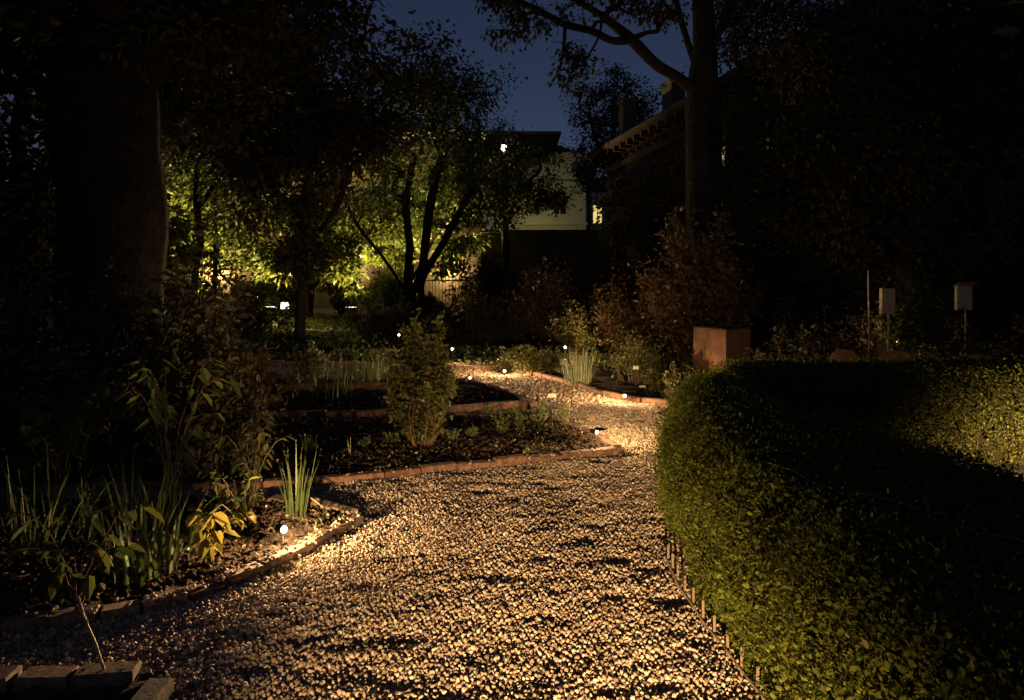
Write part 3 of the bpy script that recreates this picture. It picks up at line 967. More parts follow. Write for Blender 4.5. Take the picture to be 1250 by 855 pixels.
def broadleaf(name, label, base, nst, h, lsz, seed, mat='broad', reach=.25, lw=.5, group=None, cat='plant', per=5):
    """arching stems with paired broad drooping leaves"""
    r = np.random.default_rng(seed)
    base = np.asarray(base, float)
    t = thing(name, label, cat, base, group)
    m = MB(); P, D = [], []
    for i in range(nst):
        a = r.uniform(0, 2 * PI)
        d = np.array([math.cos(a), math.sin(a), 0])
        L = []
        hh = h * r.uniform(.6, 1.05); re = reach * r.uniform(.4, 1.1)
        for u in np.linspace(0, 1, 7):
            L.append(d * re * u ** 1.5 + np.array([0, 0, hh * math.sin(u * PI * .55)]) + r.normal(0, .008, 3))
        L = np.array(L)
        m.tube(base + L, np.linspace(.004, .0018, 7), 5)
        for k in range(per):
            u = .35 + .65 * (k + r.random() * .6) / per
            q = np.array([np.interp(u, np.linspace(0, 1, 7), L[:, j]) for j in range(3)])
            s = a + r.uniform(-1.6, 1.6)
            P.append(base + q); D.append([math.cos(s), math.sin(s), r.uniform(-.9, .35)])
    o = m.build('stems', M['twig'], loc=base, smooth=True); o.location = (0, 0, 0); o.parent = t
    n = len(P)
    m = MB()
    m.leaves(P, D, np.array([0, 0, 1.0]) + r.normal(0, .25, (n, 3)), lsz * r.uniform(.6, 1.25, n), lw, .25, six=True, droop=.3)
    o = m.build('leaves', M[mat], loc=base); o.location = (0, 0, 0); o.parent = t
    return t


PB = 'plants of the left beds'
Z = .055
# near left bed
clumpy('iris_clump', 'bright upright iris tuft just behind the nearest lamp', (-1.40, 4.42, Z), 26, .28, .52, .014, .55, 51, cat='iris', group=PB, foot=.06, curl=.25)
clumpy('iris_clump', 'wide clump of green sword leaves low in the near left bed', (-1.93, 3.62, Z), 60, .22, .46, .016, 1.0, 52, group=PB, foot=.24)
clumpy('iris_clump', 'dark sword leaved clump behind the wide green clump', (-2.35, 4.2, Z), 40, .25, .5, .016, 1.0, 53, group=PB, foot=.25)
clumpy('arching_grass', 'loose arching grass at the far left edge of the near bed', (-2.75, 4.0, Z), 50, .3, .62, .010, 1.6, 54, group=PB, foot=.2, curl=1.5, cat='grass tuft')
broadleaf('broadleaf_plant', 'leafy plant with hanging yellow leaves by the brick edge', (-1.62, 3.68, Z), 11, .30, .085, 55, 'yellow', .2, .55, PB)
broadleaf('broadleaf_plant', 'leafy stems between the yellow leaved plant and the lamp', (-1.62, 4.05, Z), 13, .42, .075, 56, 'broad', .2, .5, PB)
broadleaf('broadleaf_plant', 'tall dark leafy plant in front of the side path at left', (-1.98, 3.12, Z), 9, .5, .10, 57, 'broad', .34, .5, PB)
broadleaf('broadleaf_plant', 'large drooping leaves in the bottom left corner', (-2.15, 2.45, Z), 9, .45, .13, 58, 'broad', .32, .5, PB)
broadleaf('broadleaf_plant', 'tall leggy dark plant rising before the big shrub', (-2.3, 4.6, Z), 14, .95, .12, 59, 'broad', .4, .5, PB, per=7)
broadleaf('broadleaf_plant', 'dark leafy plant left of the leggy plant', (-3.1, 4.7, Z), 14, .9, .12, 60, 'broad', .4, .5, PB, per=7)
broadleaf('broadleaf_plant', 'shaded leafy clump beside the short brick return', (-1.75, 4.62, Z), 12, .5, .07, 61, 'broad', .25, .5, PB, per=6)
shrub('shrub', 'big black shrub at the foot of the massive trunk', (-3.5, 6.9, .05), (1.05, .8), 1.75, 26, 6500, .08, 'leafdark', 62, group='shrubs', clump=.4)
shrub('shrub', 'black shrub filling the left edge beside the massive trunk', (-5.0, 6.2, .05), (1.3, .9), 1.7, 26, 6500, .09, 'leafdark', 63, group='shrubs', clump=.4)
shrub('shrub', 'dark rounded shrub standing between the near left bed and the massive trunk', (-2.5, 5.35, .03), (.62, .5), 1.5, 26, 6000, .06, 'leafdark', 66, group='shrubs', clump=.45, z0=.08)
shrub('shrub', 'low black shrub at the left edge behind the arching grass', (-3.9, 5.3, .03), (.85, .6), 1.05, 20, 4200, .075, 'leafdark', 64, group='shrubs', clump=.4)
# bushy shrub in the middle
shrub('bushy_shrub', 'leafy vase shaped shrub with reddish stems in the middle bed', (-.82, 6.25, .06), (.35, .33), 1.2, 24, 5200, .052, 'shrubleaf', 65, stem='redstem', z0=.16, foot=.28, clump=.26, group='shrubs', sr=.007)
# seedlings and herbs of the middle bed
herbs = [(612, 545, .28, .11, 'upright pale green herb left of the small white tag'), (632, 541, .26, .09, 'leafy herb right behind the upright pale herb'), (660, 533, .32, .10, 'tall feathery herb beside the label stake'),
         (690, 535, .22, .12, 'spreading herb between the label stake and the black stick'), (552, 553, .12, .08, 'tiny seedling right of the bushy shrub'), (577, 548, .10, .07, 'low pale seedling farther right of the bushy shrub'),
         (480, 556, .10, .07, 'low seedling just left of the bushy shrub'), (445, 560, .09, .06, 'sprawling seedling near the edging, left of the bushy shrub'), (596, 522, .14, .08, 'dim herb near the second edging')]
for i, (px, py, h, rd, lb) in enumerate(herbs):
    q = gr(px, py - 6); q[2] = .06
    shrub('herb', lb, q, (rd, rd), h, 7, 170, .03, 'herb', 70 + i, stem='twig', group='young herbs in the middle bed', cat='herb', sr=.0022, z0=.25, clump=.3)
q = gr(428, 565); q[2] = .06
clumpy('flower_stalk', 'single pale flower stalk in the middle bed left of the bushy shrub', q, 5, .12, .22, .008, .4, 80, 'grey', cat='flower', foot=.03)
# iris rows deeper in
for i, (px, py, h, nb, lb) in enumerate([(405, 492, .5, 40, 'iris clump with pale blades behind the farthest terracotta edging'), (440, 478, .55, 60, 'broad iris clump left of the lamp behind the shrub'),
                                          (385, 470, .6, 40, 'dim iris clump farthest left behind the edgings'), (462, 470, .5, 50, 'bright tipped iris clump closest to the lamp behind the shrub'),
                                          (378, 560, .2, 30, 'short grassy tuft at the left end of the middle bed')]):
    q = gr(px, py); q[2] = .05
    clumpy('iris_clump', lb, q, nb, h * .5, h, .026, .8, 90 + i, 'blade', group=PB, foot=.28 if nb != 30 else .05)
shrub('shrub', 'low russet leaved shrub at the left end of the second edging', gr(300, 505) + [0, 0, .05], (.6, .45), .75, 18, 2600, .06, 'leafred', 96, group='shrubs')
shrub('flowering_shrub', 'small shrub with pale yellowish leaves among the iris', gr(388, 468) + [0, 0, .05], (.22, .2), .6, 10, 500, .07, 'grey', 97, group='shrubs')

# far bed along the path
clumpy('lavender_clump', 'upright pale grey green clump left of the right bend lamp', gr(706, 472) + [0, 0, .05], 90, .28, .58, .017, .55, 100, 'grey', cat='lavender', foot=.2, curl=.25)
shrub('low_box_clump', 'rounded low green clump behind the path lamp at the bend', gr(650, 458) + [0, 0, .05], (.6, .4), .42, 30, 3200, .05, 'shrubleaf', 101, group='shrubs', z0=.1, foot=.5)
shrub('shrub', 'airy shrub glowing round the hidden lamp beyond the lavender', (1.2, 13.4, .05), (.55, .5), 1.15, 22, 2400, .06, 'shrubleaf', 102, group='shrubs', z0=.3)
shrub('russet_shrub', 'russet shrub lit orange at its left side, far end of the path', (.75, 15.6, .05), (.95, .8), 2.0, 26, 4200, .085, 'leafred', 103, group='shrubs', z0=.2)
shrub('russet_shrub', 'tall dark russet shrub behind the rusted pillar', (3.3, 12.2, .05), (1.25, .9), 3.0, 32, 7000, .09, 'leafred', 104, group='shrubs', z0=.15)
shrub('russet_shrub', 'wide dark russet shrub left of the rusted pillar', (2.25, 13.4, .05), (1.0, .8), 1.7, 26, 4800, .08, 'leafred', 105, group='shrubs', z0=.15)
shrub('shrub', 'thin twiggy shrub behind the lamp at the right bend', (1.85, 10.1, .05), (.42, .35), .85, 30, 900, .05, 'shrubleaf', 106, group='shrubs', stem='twig', z0=.3, foot=.6)
shrub('shrub', 'dark low shrub between the right bend lamp and the hedge', (2.15, 8.95, .05), (.42, .3), .42, 18, 1500, .05, 'shrubleaf', 107, group='shrubs')
shrub('shrub', 'dark shrub between the path bend and the wall, left of russet shrub', (-.9, 16.5, .03), (1.3, .9), 1.5, 30, 6000, .08, 'leafdark', 108, group='shrubs')
shrub('shrub', 'dark mounded shrub under the multi stemmed tree', (-3.4, 18.5, .03), (1.6, .9), 1.0, 30, 6000, .08, 'leafdark', 109, group='shrubs')
shrub('shrub', 'dark mounded shrub below the bright floodlight', (-7.2, 19, .03), (2.0, .9), 1.1, 30, 6000, .09, 'leafdark', 110, group='shrubs')
shrub('shrub', 'tall black evergreen shrub right of the iron fence', (-1.0, 26, .03), (1.6, 1.0), 2.9, 34, 9000, .10, 'leafdark', 111, group='shrubs')
shrub('shrub', 'black shrub before the garden wall under the dark tree', (2.2, 22, .03), (2.0, 1.0), 2.4, 34, 9000, .10, 'leafdark', 112, group='shrubs')
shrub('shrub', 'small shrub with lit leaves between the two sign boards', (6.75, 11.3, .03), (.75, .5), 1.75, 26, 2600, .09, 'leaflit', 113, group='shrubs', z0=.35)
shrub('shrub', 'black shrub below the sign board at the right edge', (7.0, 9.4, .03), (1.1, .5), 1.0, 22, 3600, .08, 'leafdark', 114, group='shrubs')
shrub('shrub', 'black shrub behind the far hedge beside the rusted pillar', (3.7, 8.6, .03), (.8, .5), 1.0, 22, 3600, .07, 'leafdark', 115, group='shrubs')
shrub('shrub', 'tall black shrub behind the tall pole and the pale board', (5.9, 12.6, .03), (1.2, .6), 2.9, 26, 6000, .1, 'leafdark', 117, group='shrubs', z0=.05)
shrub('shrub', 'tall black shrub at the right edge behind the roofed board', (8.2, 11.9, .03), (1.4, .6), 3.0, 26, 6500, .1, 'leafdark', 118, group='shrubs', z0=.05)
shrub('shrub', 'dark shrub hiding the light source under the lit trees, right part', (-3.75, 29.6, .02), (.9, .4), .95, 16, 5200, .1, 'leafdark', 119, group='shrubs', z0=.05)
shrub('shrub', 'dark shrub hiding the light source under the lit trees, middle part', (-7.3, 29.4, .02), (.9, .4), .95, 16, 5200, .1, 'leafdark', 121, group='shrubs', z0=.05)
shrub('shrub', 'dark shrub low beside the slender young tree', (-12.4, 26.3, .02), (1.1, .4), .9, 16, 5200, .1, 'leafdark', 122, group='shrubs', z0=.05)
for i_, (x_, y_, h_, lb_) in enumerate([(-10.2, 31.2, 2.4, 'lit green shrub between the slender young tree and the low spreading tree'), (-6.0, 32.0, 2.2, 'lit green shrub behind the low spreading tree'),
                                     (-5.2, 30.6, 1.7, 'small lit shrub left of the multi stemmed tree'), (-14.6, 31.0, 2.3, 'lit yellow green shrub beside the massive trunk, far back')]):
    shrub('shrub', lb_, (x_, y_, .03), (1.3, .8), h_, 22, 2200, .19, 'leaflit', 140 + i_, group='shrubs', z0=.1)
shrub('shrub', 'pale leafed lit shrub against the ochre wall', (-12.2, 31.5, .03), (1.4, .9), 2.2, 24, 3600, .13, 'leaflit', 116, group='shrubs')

# ground cover that nobody could count
r = np.random.default_rng(120)
P = r.uniform((-9, 10.6), (4, 26), (52000, 2))
P = P[(np.abs(P[:, 0] / P[:, 1]) < .8) & ~(in_poly(P, GP) & ~in_poly(P, BED5))]
dens = vnoise(P[:, 0], P[:, 1], 2.2, 8)
P = P[dens > -.15]
n = len(P)
z = .05 + np.abs(r.normal(0, .07, n)) * (1 + vnoise(P[:, 0], P[:, 1], 1.7, 9))
m = MB()
m.leaves(np.column_stack([P, np.maximum(z, .03)]), rnd_dirs(r, n) + [0, 0, .3], rnd_dirs(r, n) * .7 + [0, 0, .8], .07 * r.uniform(.5, 1.3, n), .55, .2)
tag(m.build('ground_cover', M['broad']), kind='stuff')
P = r.uniform((-5.5, 2.6), (1, 10.5), (16000, 2))
k = np.zeros(len(P), bool)
for b in (BED0, BED1, BED2, BED3):
    k |= in_poly(P, b)
P = P[k]; n = len(P)
m = MB()
m.leaves(np.column_stack([P, .075 + r.uniform(0, .02, n)]), rnd_dirs(r, n) * [1, 1, .3], rnd_dirs(r, n) * .5 + [0, 0, 1], .032 * r.uniform(.5, 1.4, n), .55, .3)
tag(m.build('leaf_litter', M['litter']), kind='stuff')
P = r.uniform((-3.2, 2.9), (1, 8), (5200, 2))
k = (in_poly(P, BED1) | in_poly(P, BED2)) & (vnoise(P[:, 0], P[:, 1], 6, 4) > .12)
P = P[k]; n = len(P)
m = MB()
m.leaves(np.column_stack([P, .07 + r.uniform(0, .05, n)]), rnd_dirs(r, n) + [0, 0, .4], rnd_dirs(r, n) * .5 + [0, 0, .8], .03 * r.uniform(.5, 1.4, n), .5, .3)
tag(m.build('weeds', M['herb']), kind='stuff')
P = np.vstack([r.uniform((-3, 2.8), (-.9, 4.9), (5200, 2)), r.uniform((-2.5, 4.9), (1, 8), (5200, 2))])
P = P[in_poly(P, BED1) | in_poly(P, BED2)]
m = MB()
stones(m, P, .005, .02, np.where(in_poly(P, BED1), .054, .064) + r.uniform(-.004, .012, len(P)), r)
tag(m.build('soil_crumbs', M['soil']), kind='stuff')


# ------------------------------------------------------------------ garden lamps
def spot(name, loc, aim, power, col, parent=None, size=2.6, blend=.6, rad=.02, kind='SPOT', soft=0.0):
    L = bpy.data.lights.new(name, kind)
    if soft:                                                      # wide lens: no burnt-out hot spot right at the lamp
        L.use_nodes = True
        fo = L.node_tree.nodes.new('ShaderNodeLightFalloff')
        fo.inputs['Strength'].default_value = 1.0
        fo.inputs['Smooth'].default_value = soft
        L.node_tree.links.new(fo.outputs['Quadratic'], L.node_tree.nodes['Emission'].inputs['Strength'])
    L.energy = power; L.color = col; L.shadow_soft_size = rad
    if kind == 'SPOT':
        L.spot_size = size; L.spot_blend = blend
    o = bpy.data.objects.new(name, L)
    COL.objects.link(o)
    o.location = tuple(float(v) for v in loc)
    d = Vector([float(v) for v in aim])
    o.rotation_euler = d.to_track_quat('-Z', 'Y').to_euler()
    if parent: o.parent = parent
    return o


def garden_lamp(pos, az, label, power, h=.13, tilt=.0, size=3.0, point=True, blend=.5, soft=.55, hood=False):
    """stake spotlight: spike, bracket, finned cylinder head and glowing lens; az = where the lens looks"""
    t = thing('garden_lamp', label, 'lamp', pos, 'garden lamps along the path')
    k = .95                                                          # head size
    d = np.array([math.cos(az) * math.cos(tilt), math.sin(az) * math.cos(tilt), math.sin(tilt)])
    hd = np.array([0, 0, h])
    m = MB(); m.lathe([(.0015, -.06), (.007, 0), (.007, h - .035)], k=8)
    m.build('spike', M['metal'], t, smooth=True)
    m = MB()
    s = np.array([-math.sin(az), math.cos(az), 0]) * .036
    for q in (s, -s):
        m.tube([np.array([0, 0, h - .045]) + q * .2, np.array([0, 0, h - .036]) + q, hd + q], .0035, 5)
    m.build('bracket', M['metal'], t, smooth=True)
    m = MB()
    pr = [(.012, -.055), (.020, -.052), (.020, -.035), (.024, -.034), (.024, -.022), (.020, -.021), (.020, -.012), (.025, -.010), (.025, .010), (.0215, .010), (.0215, .006)]
    m.lathe([(r_ * k, z_ * k) for r_, z_ in pr], c=hd, k=20, axis=d)
    m.build('housing', M['metal'], t, smooth=False)
    m = MB()
    m.lathe([(r_ * k, z_ * k) for r_, z_ in [(.021, .007), (.0205, .015), (.016, .023), (.008, .0275), (.001, .029)]], c=hd, k=20, axis=d)
    m.build('lens', M['lens'], t, smooth=True)
    lp = hd + d * .06
    if hood:                                                      # visor plate added over the bare lens to block upward light
        m = MB()
        sd = np.array([-math.sin(az), math.cos(az), 0]); fw = np.array([math.cos(az), math.sin(az), 0])
        ring = [(math.cos(u) * .062, math.sin(u) * .07) for u in np.linspace(0, 2 * PI, 20, endpoint=False)]
        V = [lp + fw * a_ + sd * b_ + np.array([0, 0, .034 - 1.6 * b_ * b_]) for a_, b_ in ring] + [lp + fw * a_ + sd * b_ + np.array([0, 0, .037 - 1.6 * b_ * b_]) for a_, b_ in ring]
        m.add(V, [np.array([list(range(20))[::-1], list(range(20, 40))]), np.array([[i, (i + 1) % 20, 20 + (i + 1) % 20, 20 + i] for i in range(20)])])
        m.build('hood', M['metal'], t, smooth=False)
    spot('lamp_light', lp, d, power, WARM, t, size, blend, .012, 'POINT' if point else 'SPOT', soft=soft if point else .2)
    return t


def toward(p, q):
    return math.atan2(q[1] - p[1], q[0] - p[0])


def lamp_px(px, py, Y, az, label, power, **kw):
    q = at(px, py, Y)
    return garden_lamp((q[0], q[1], 0), az, label, power, h=max(.07, q[2]), **kw)


PW = 45.0
lamp_px(345, 646, 3.92, -.55, 'stake lamp glowing in the near left bed below the iris tuft', PW * .62, soft=.16)
lamp_px(727, 527, 6.33, -.55, 'stake lamp at the corner of the middle bed, second nearest', PW * .8, hood=True)
lamp_px(763, 483, 8.5, -2.2, 'stake lamp at the right bend of the path near the hedge', PW * 1.0, hood=True)
lamp_px(616, 453, 11.0, -1.57, 'stake lamp at the far bend of the path beside the low clump', PW * 1.15, hood=True)
lamp_px(573, 467, 10.45, -.9, 'small stake lamp at the left inside of the path bend', PW * .35, point=False, size=2.7)
lamp_px(552, 426, 12.6, -1.35, 'raised stake lamp above the bushy shrub, farther back left', PW * .8, point=False, size=2.5, tilt=-.15)
lamp_px(487, 409, 15.0, -1.4, 'tiny distant lamp farthest left among the dark beds', PW * .2, point=False, size=2.5, tilt=-.15)
lamp_px(690, 424, 12.7, -1.57, 'yellowish lamp half hidden in the airy shrub', PW * .5, soft=.2)
garden_lamp((6.72, 11.85, 0), PI / 2, 'added unseen lamp behind the lit shrub between the sign boards', PW * .13, h=.75, soft=.1, hood=True)  # added to light the shrub's leaves, lens turned away from view
# two more of the row that stand just outside the view
garden_lamp((-.2, -1.5, 0), 1.40, 'stake lamp standing on the path behind the viewer', PW * 17.5, h=.68, size=.92, point=False, tilt=-.37, blend=.8)
garden_lamp((4.75, 4.75, 0), 1.75, 'stake lamp inside the hedged corner, beyond the right edge', PW * 2.6, h=.25, tilt=-.2, size=1.9, point=False, blend=.8)


# ------------------------------------------------------------------ canes, labels, twine, little fence
def cane(a, b, rad, mat, label, cat='stake'):
    a, b = np.asarray(a, float), np.asarray(b, float)
    m = MB()
    L = lerp(a, b, 7, .0015)
    rr = np.full(7, rad)
    m.tube(L, rr, 7)
    d = (b - a) / np.linalg.norm(b - a)
    for u in (.25, .5, .75):                                      # nodes of the cane
        q = a + (b - a) * u
        m.tube([q - d * .004, q, q + d * .004], [rad, rad * 1.3, rad], 7)
    return tag(m.build('garden_cane', M[mat], loc=a, smooth=True), label, cat, 'thin stakes in the beds')


cane((-1.53, 2.62, .0), at(95, 728, 2.66), .005, 'cane', 'leaning dry cane in the bottom left corner')
cane((-1.23, 4.55, .05), at(371, 601, 4.6), .0045, 'cane', 'short leaning cane right of the bright iris tuft')
cane((.71, 7.05, .05), at(697, 488, 7.15), .006, 'darkcane', 'thin black leaning stick beside the second nearest lamp')
cane(gr(1063, 480) * [1, 1, 0] + [0, 3, 0] if False else (4.72, 9.0, 0), at(1060, 330, 9.0), .011, 'board', 'tall straight pole behind the far hedge')


def plant_label(px, py, Y, w, h, label, tilt=.5, base_z=.05, lean=0.0):
    q = at(px, py, Y)
    t = thing('plant_label', label, 'plant label', (q[0] - lean, q[1], base_z), 'small plant labels')
    hz = q[2] - base_z
    m = MB(); m.tube([(0, 0, -.05), (lean, 0, hz)], .003, 5); m.build('stake', M['metal'], t)
    m = MB(); m.box((lean, -.006, hz), (w, .003, h), rot=Matrix.Rotation(tilt, 3, 'X'), bev=.0008); m.build('plate', M['label'], t)


plant_label(674, 483, 7.1, .085, .05, 'small pale label on a thin stake among the middle bed herbs', .5)
plant_label(776, 449, 9.5, .075, .05, 'white plant label above the right bend lamp', .3)
plant_label(784, 472, 9.0, .085, .035, 'tilted white plant label just right of the right bend lamp', .7, lean=-.12)
plant_label(612, 424, 12.3, .085, .045, 'pale label above the lamp at the far bend', .3)
plant_label(638, 424, 12.5, .085, .055, 'pale label right of the lamp at the far bend', .3)
plant_label(372, 461, 10.0, .05, .06, 'little white tag among the dark iris', .2)
plant_label(525, 482, 7.7, .10, .045, 'dim label half hidden behind the bushy shrub', .5)

# twine along the hedge front
m = MB()
L = smooth_line([at(px_, py_, .795 * F / (py_ - HZ)) for px_, py_ in ((935, 566), (975, 580), (1030, 600), (1095, 615), (1170, 640), (1255, 668))], 40)
L[:, 2] += .010 * np.sin(np.linspace(0, 14, len(L))) + .004 * np.sin(np.linspace(1, 41, len(L)))
m.tube(L, .0026, 6)
tag(m.build('twine', M['twine'], loc=L[0], smooth=True), 'thin twine stretched along the top front edge of the foreground hedge', 'twine')

# low picket edging at the foot of the hedge
t = thing('low_fence', 'low thin stick fence at the foot of the foreground hedge', 'fence', (.85, 2.9, 0))
fl = smooth_line([(1.0, 1.6), (.945, 2.2), (.89, 2.7), (.85, 3.05), (.83, 3.4), (.84, 3.75)], 30)
for zz in (.075,):
    m = MB(); m.tube(np.column_stack([fl[:, 0] - .85, fl[:, 1] - 2.9, np.full(len(fl), zz) + .004 * np.sin(np.arange(len(fl)))]), .0055, 6)
    m.build('rail', M['stake'], t, smooth=True)
s = np.concatenate([[0], np.cumsum(np.linalg.norm(np.diff(fl, axis=0), axis=1))])
rp = np.random.default_rng(3)
for k, u in enumerate(np.arange(.05, s[-1], .13)):
    x, y = np.interp(u, s, fl[:, 0]) - .85 + .012, np.interp(u, s, fl[:, 1]) - 2.9
    m = MB(); m.box((0, 0, .075), (.011, .006, .15), rz=rp.uniform(-.3, .3), rot=Matrix.Rotation(rp.uniform(-.08, .08), 3, 'X'), bev=.0015)
    o = m.build('picket', M['stake'], t); o.location = (x, y, 0)

# rusted pillar
q = at(885, 472, 8.9)
t = thing('rusted_pillar', 'square rusted steel pillar standing beyond the end of the hedge', 'pillar', (q[0], 9.05, 0), rz=.5)
hp = at(885, 401, 8.9)[2]
m = MB(); m.box((0, 0, hp / 2), (.44, .58, hp), bev=.006); m.build('shaft', M['rust'], t)
m = MB(); m.box((0, 0, hp + .004), (.40, .54, .012), bev=.003); m.build('cap', M['rust'], t)

# sign boards and chairs beyond the far hedge
def sign_board(px, y0, y1, wpx, Y, label, rz, awning):
    a, b = at(px, y0, Y), at(px, y1, Y)
    t = thing('sign_board', label, 'sign', (a[0], Y, 0), 'boards on posts beyond the far hedge', rz)
    w = wpx / F * Y; h = a[2] - b[2]; zc = (a[2] + b[2]) / 2
    m = MB(); m.tube([(w * .25, .03, -.1), (w * .25, .03, zc)], .012, 8); m.build('post', M['board'], t, smooth=True)
    m = MB(); m.box((0, 0, zc), (w, .05, h), bev=.004); m.build('board', M['board'], t)
    if awning:
        m = MB(); m.box((0, -.04, zc + h * .52), (w * 1.25, .14, .014), rot=Matrix.Rotation(-.4, 3, 'X'), bev=.003); m.build('small_roof', M['wall'], t)


sign_board(1083, 352, 383, 19, 9.0, 'pale rectangular board on a thin post beside the tall pole', .25, False)
sign_board(1176, 348, 379, 20, 9.6, 'pale board with a small slanted roof near the right edge', .1, True)


def arched_chair(px, ytop, wpx, Y, label, rz):
    a = at(px, ytop, Y)
    t = thing('garden_chair', label, 'chair', (a[0], Y, 0), 'arched seats behind the far hedge', rz)
    w = wpx / F * Y
    zt = a[2]
    zs = zt - .42
    th = np.linspace(0, PI, 15)
    prof = [(-w / 2, zs + .02)] + [(-math.cos(u) * w / 2, zt - w * .36 + math.sin(u) * w * .36) for u in th] + [(w / 2, zs + .02)]
    n = len(prof)
    m = MB()
    V = [(x, -.012, z) for x, z in prof] + [(x, .012, z) for x, z in prof]
    m.add(V, [np.array([list(range(n)), [2 * n - 1 - i for i in range(n)]]), np.array([[i, i + n, (i + 1) % n + n, (i + 1) % n] for i in range(n)])])
    m.build('backrest', M['woodred'], t)
    m = MB(); m.tube([(x * 1.03, 0, z + .006) for x, z in prof], .016, 7); m.build('back_frame', M['woodred'], t, smooth=True)
    m = MB(); m.box((0, -.2, zs), (w, .4, .035), bev=.006); m.build('seat', M['woodred'], t)
    for sx in (-1, 1):
        for yy in (-.37, -.03):
            m = MB(); m.box((sx * (w / 2 - .03), yy, zs / 2 - .01), (.035, .035, zs - .02), bev=.003); m.build('leg', M['woodred'], t)


arched_chair(1030, 428, 32, 8.2, 'reddish arched seat back rising above the far hedge left of the pole', .1)
arched_chair(1096, 430, 40, 8.4, 'dark arched seat back below the pale board', 0)
arched_chair(1194, 434, 24, 8.4, 'small reddish arched seat back near the right edge above the far hedge', -.1)

# ------------------------------------------------------------------ buildings
# pale apartment block
def window(parent, c, w, h, mat, ax='x', frame='trim', glazing=True):
    m = MB()
    x, y, z = c
    for dx, dz, ww, hh in ((-w / 2, 0, .1, h + .2), (w / 2, 0, .1, h + .2), (0, h / 2 + .05, w - .1, .1), (0, -h / 2 - .05, w - .1, .1), (0, 0, .06, h)):
        m.box((x + dx, y - .05, z + dz), (ww, .09, hh))
    f = m.build('window', M[frame], parent)
    m = MB(); m.box((x, y - .02, z), (w - .1, .03, h)); m.build('pane', M[mat], f)


t = thing('apartment_block', 'pale apartment block with flat roof beyond the wall', 'building', (2, 50, 0))
m = MB(); m.box((-.1, 4, 5.3), (7.0, 8, 10.6)); m.build('wall', M['plaster'], t)
m = MB(); m.box((-.1, -.1, 10.65), (7.3, .5, .22)); m.box((-.1, -.12, 8.55), (7.2, .36, .2)); m.box((-.1, -.12, 5.6), (7.2, .36, .2)); m.build('cornice', M['trim'], t)
m = MB(); m.box((3.1, -.06, 5.3), (.6, .22, 10.0)); m.build('corner_pilaster', M['trim'], t)
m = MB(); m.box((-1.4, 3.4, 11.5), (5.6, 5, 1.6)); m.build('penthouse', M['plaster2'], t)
m = MB(); m.box((-1.4, 3.3, 12.42), (6.1, 5.4, .2)); m.build('roof', M['wall'], t)
for x in (-2.4, -.4, 1.5):
    for z, mt in ((4.0, 'glass'), (7.1, 'glass')):
        window(t, (x, 0, z), 1.0, 1.6, mt)
window(t, (-2.6, 0, 9.7), .8, 1.0, 'dimwin')
m = MB(); m.box((-2.1, .4, 11.4), (.8, 1.0, .9)); m.build('lit_opening', M['dimwin'], t)
for i, (px, hh) in enumerate([(683, .9), (694, .7), (707, 1.1)]):
    q = at(px, 190, 51)
    shrub('roof_plant', ['potted shrub on the apartment roof, leftmost', 'small potted shrub in the middle of the apartment roof', 'taller potted shrub at the apartment roof corner'][i],
          (q[0], 51, 10.6), (.5, .4), hh, 9, 260, .22, 'leafdark', 130 + i, group='roof garden plants', cat='potted shrub', sr=.02)
t = thing('annex', 'low cream annex with one bright window beside the apartment block', 'building', (7.0, 52, 0))
m = MB(); m.box((-.2, 2, 4.1), (1.5, 4, 8.2)); m.box((2.2, 2.2, 4.1), (3.4, 4, 8.2)); m.build('wall', M['plaster'], t)
m = MB(); m.box((.9, 2, 8.75), (5.2, 4.6, 1.0), taper=.8); m.build('roof', M['tile'], t)
window(t, (-.5, 0, at(729, 262, 52)[2]), .75, 1.35, 'litwin')
YL = 27.6
t = thing('lamp_on_post', 'white lamp on a tall post shining through the leaves near the apartment block', 'street lamp', (at(615, 181, YL)[0], YL, 0))
zl = at(615, 181, YL)[2]
m = MB(); m.tube([(0, 0, 0), (0, 0, zl - .1)], [.05, .03], 8); m.build('post', M['metal'], t, smooth=True)
m = MB(); m.lathe([(.03, zl - .12), (.09, zl - .06), (.12, zl + .03), (.09, zl + .11), (.02, zl + .13)], k=14); m.build('globe', M['whitebulb'], t, smooth=True)
spot('lamp_light', (0, -.3, zl), (0, -1, 0), 2, (1, .82, .45), t, rad=.1, kind='POINT')
t = thing('wall_lantern', 'added unseen lantern on the apartment block front behind the round dark tree', 'lantern', (1.0, 49.9, 7.2))  # added as a source for the facade light
m = MB(); m.tube([(0, 0, .1), (0, -.3, .22), (0, -.36, .16)], .02, 6); m.build('arm', M['metal'], t, smooth=True)
m = MB(); m.lathe([(.02, -.14), (.09, -.08), (.11, .05), (.03, .14)], c=(0, -.36, 0), k=10); m.build('globe', M['whitebulb'], t, smooth=True)
spot('lamp_light', (0.2, -4.2, -1.5), (0, 1, 0), 24, (1, .88, .30), t, rad=.2, kind='POINT')  # light set well in front of the lantern to brighten the facade

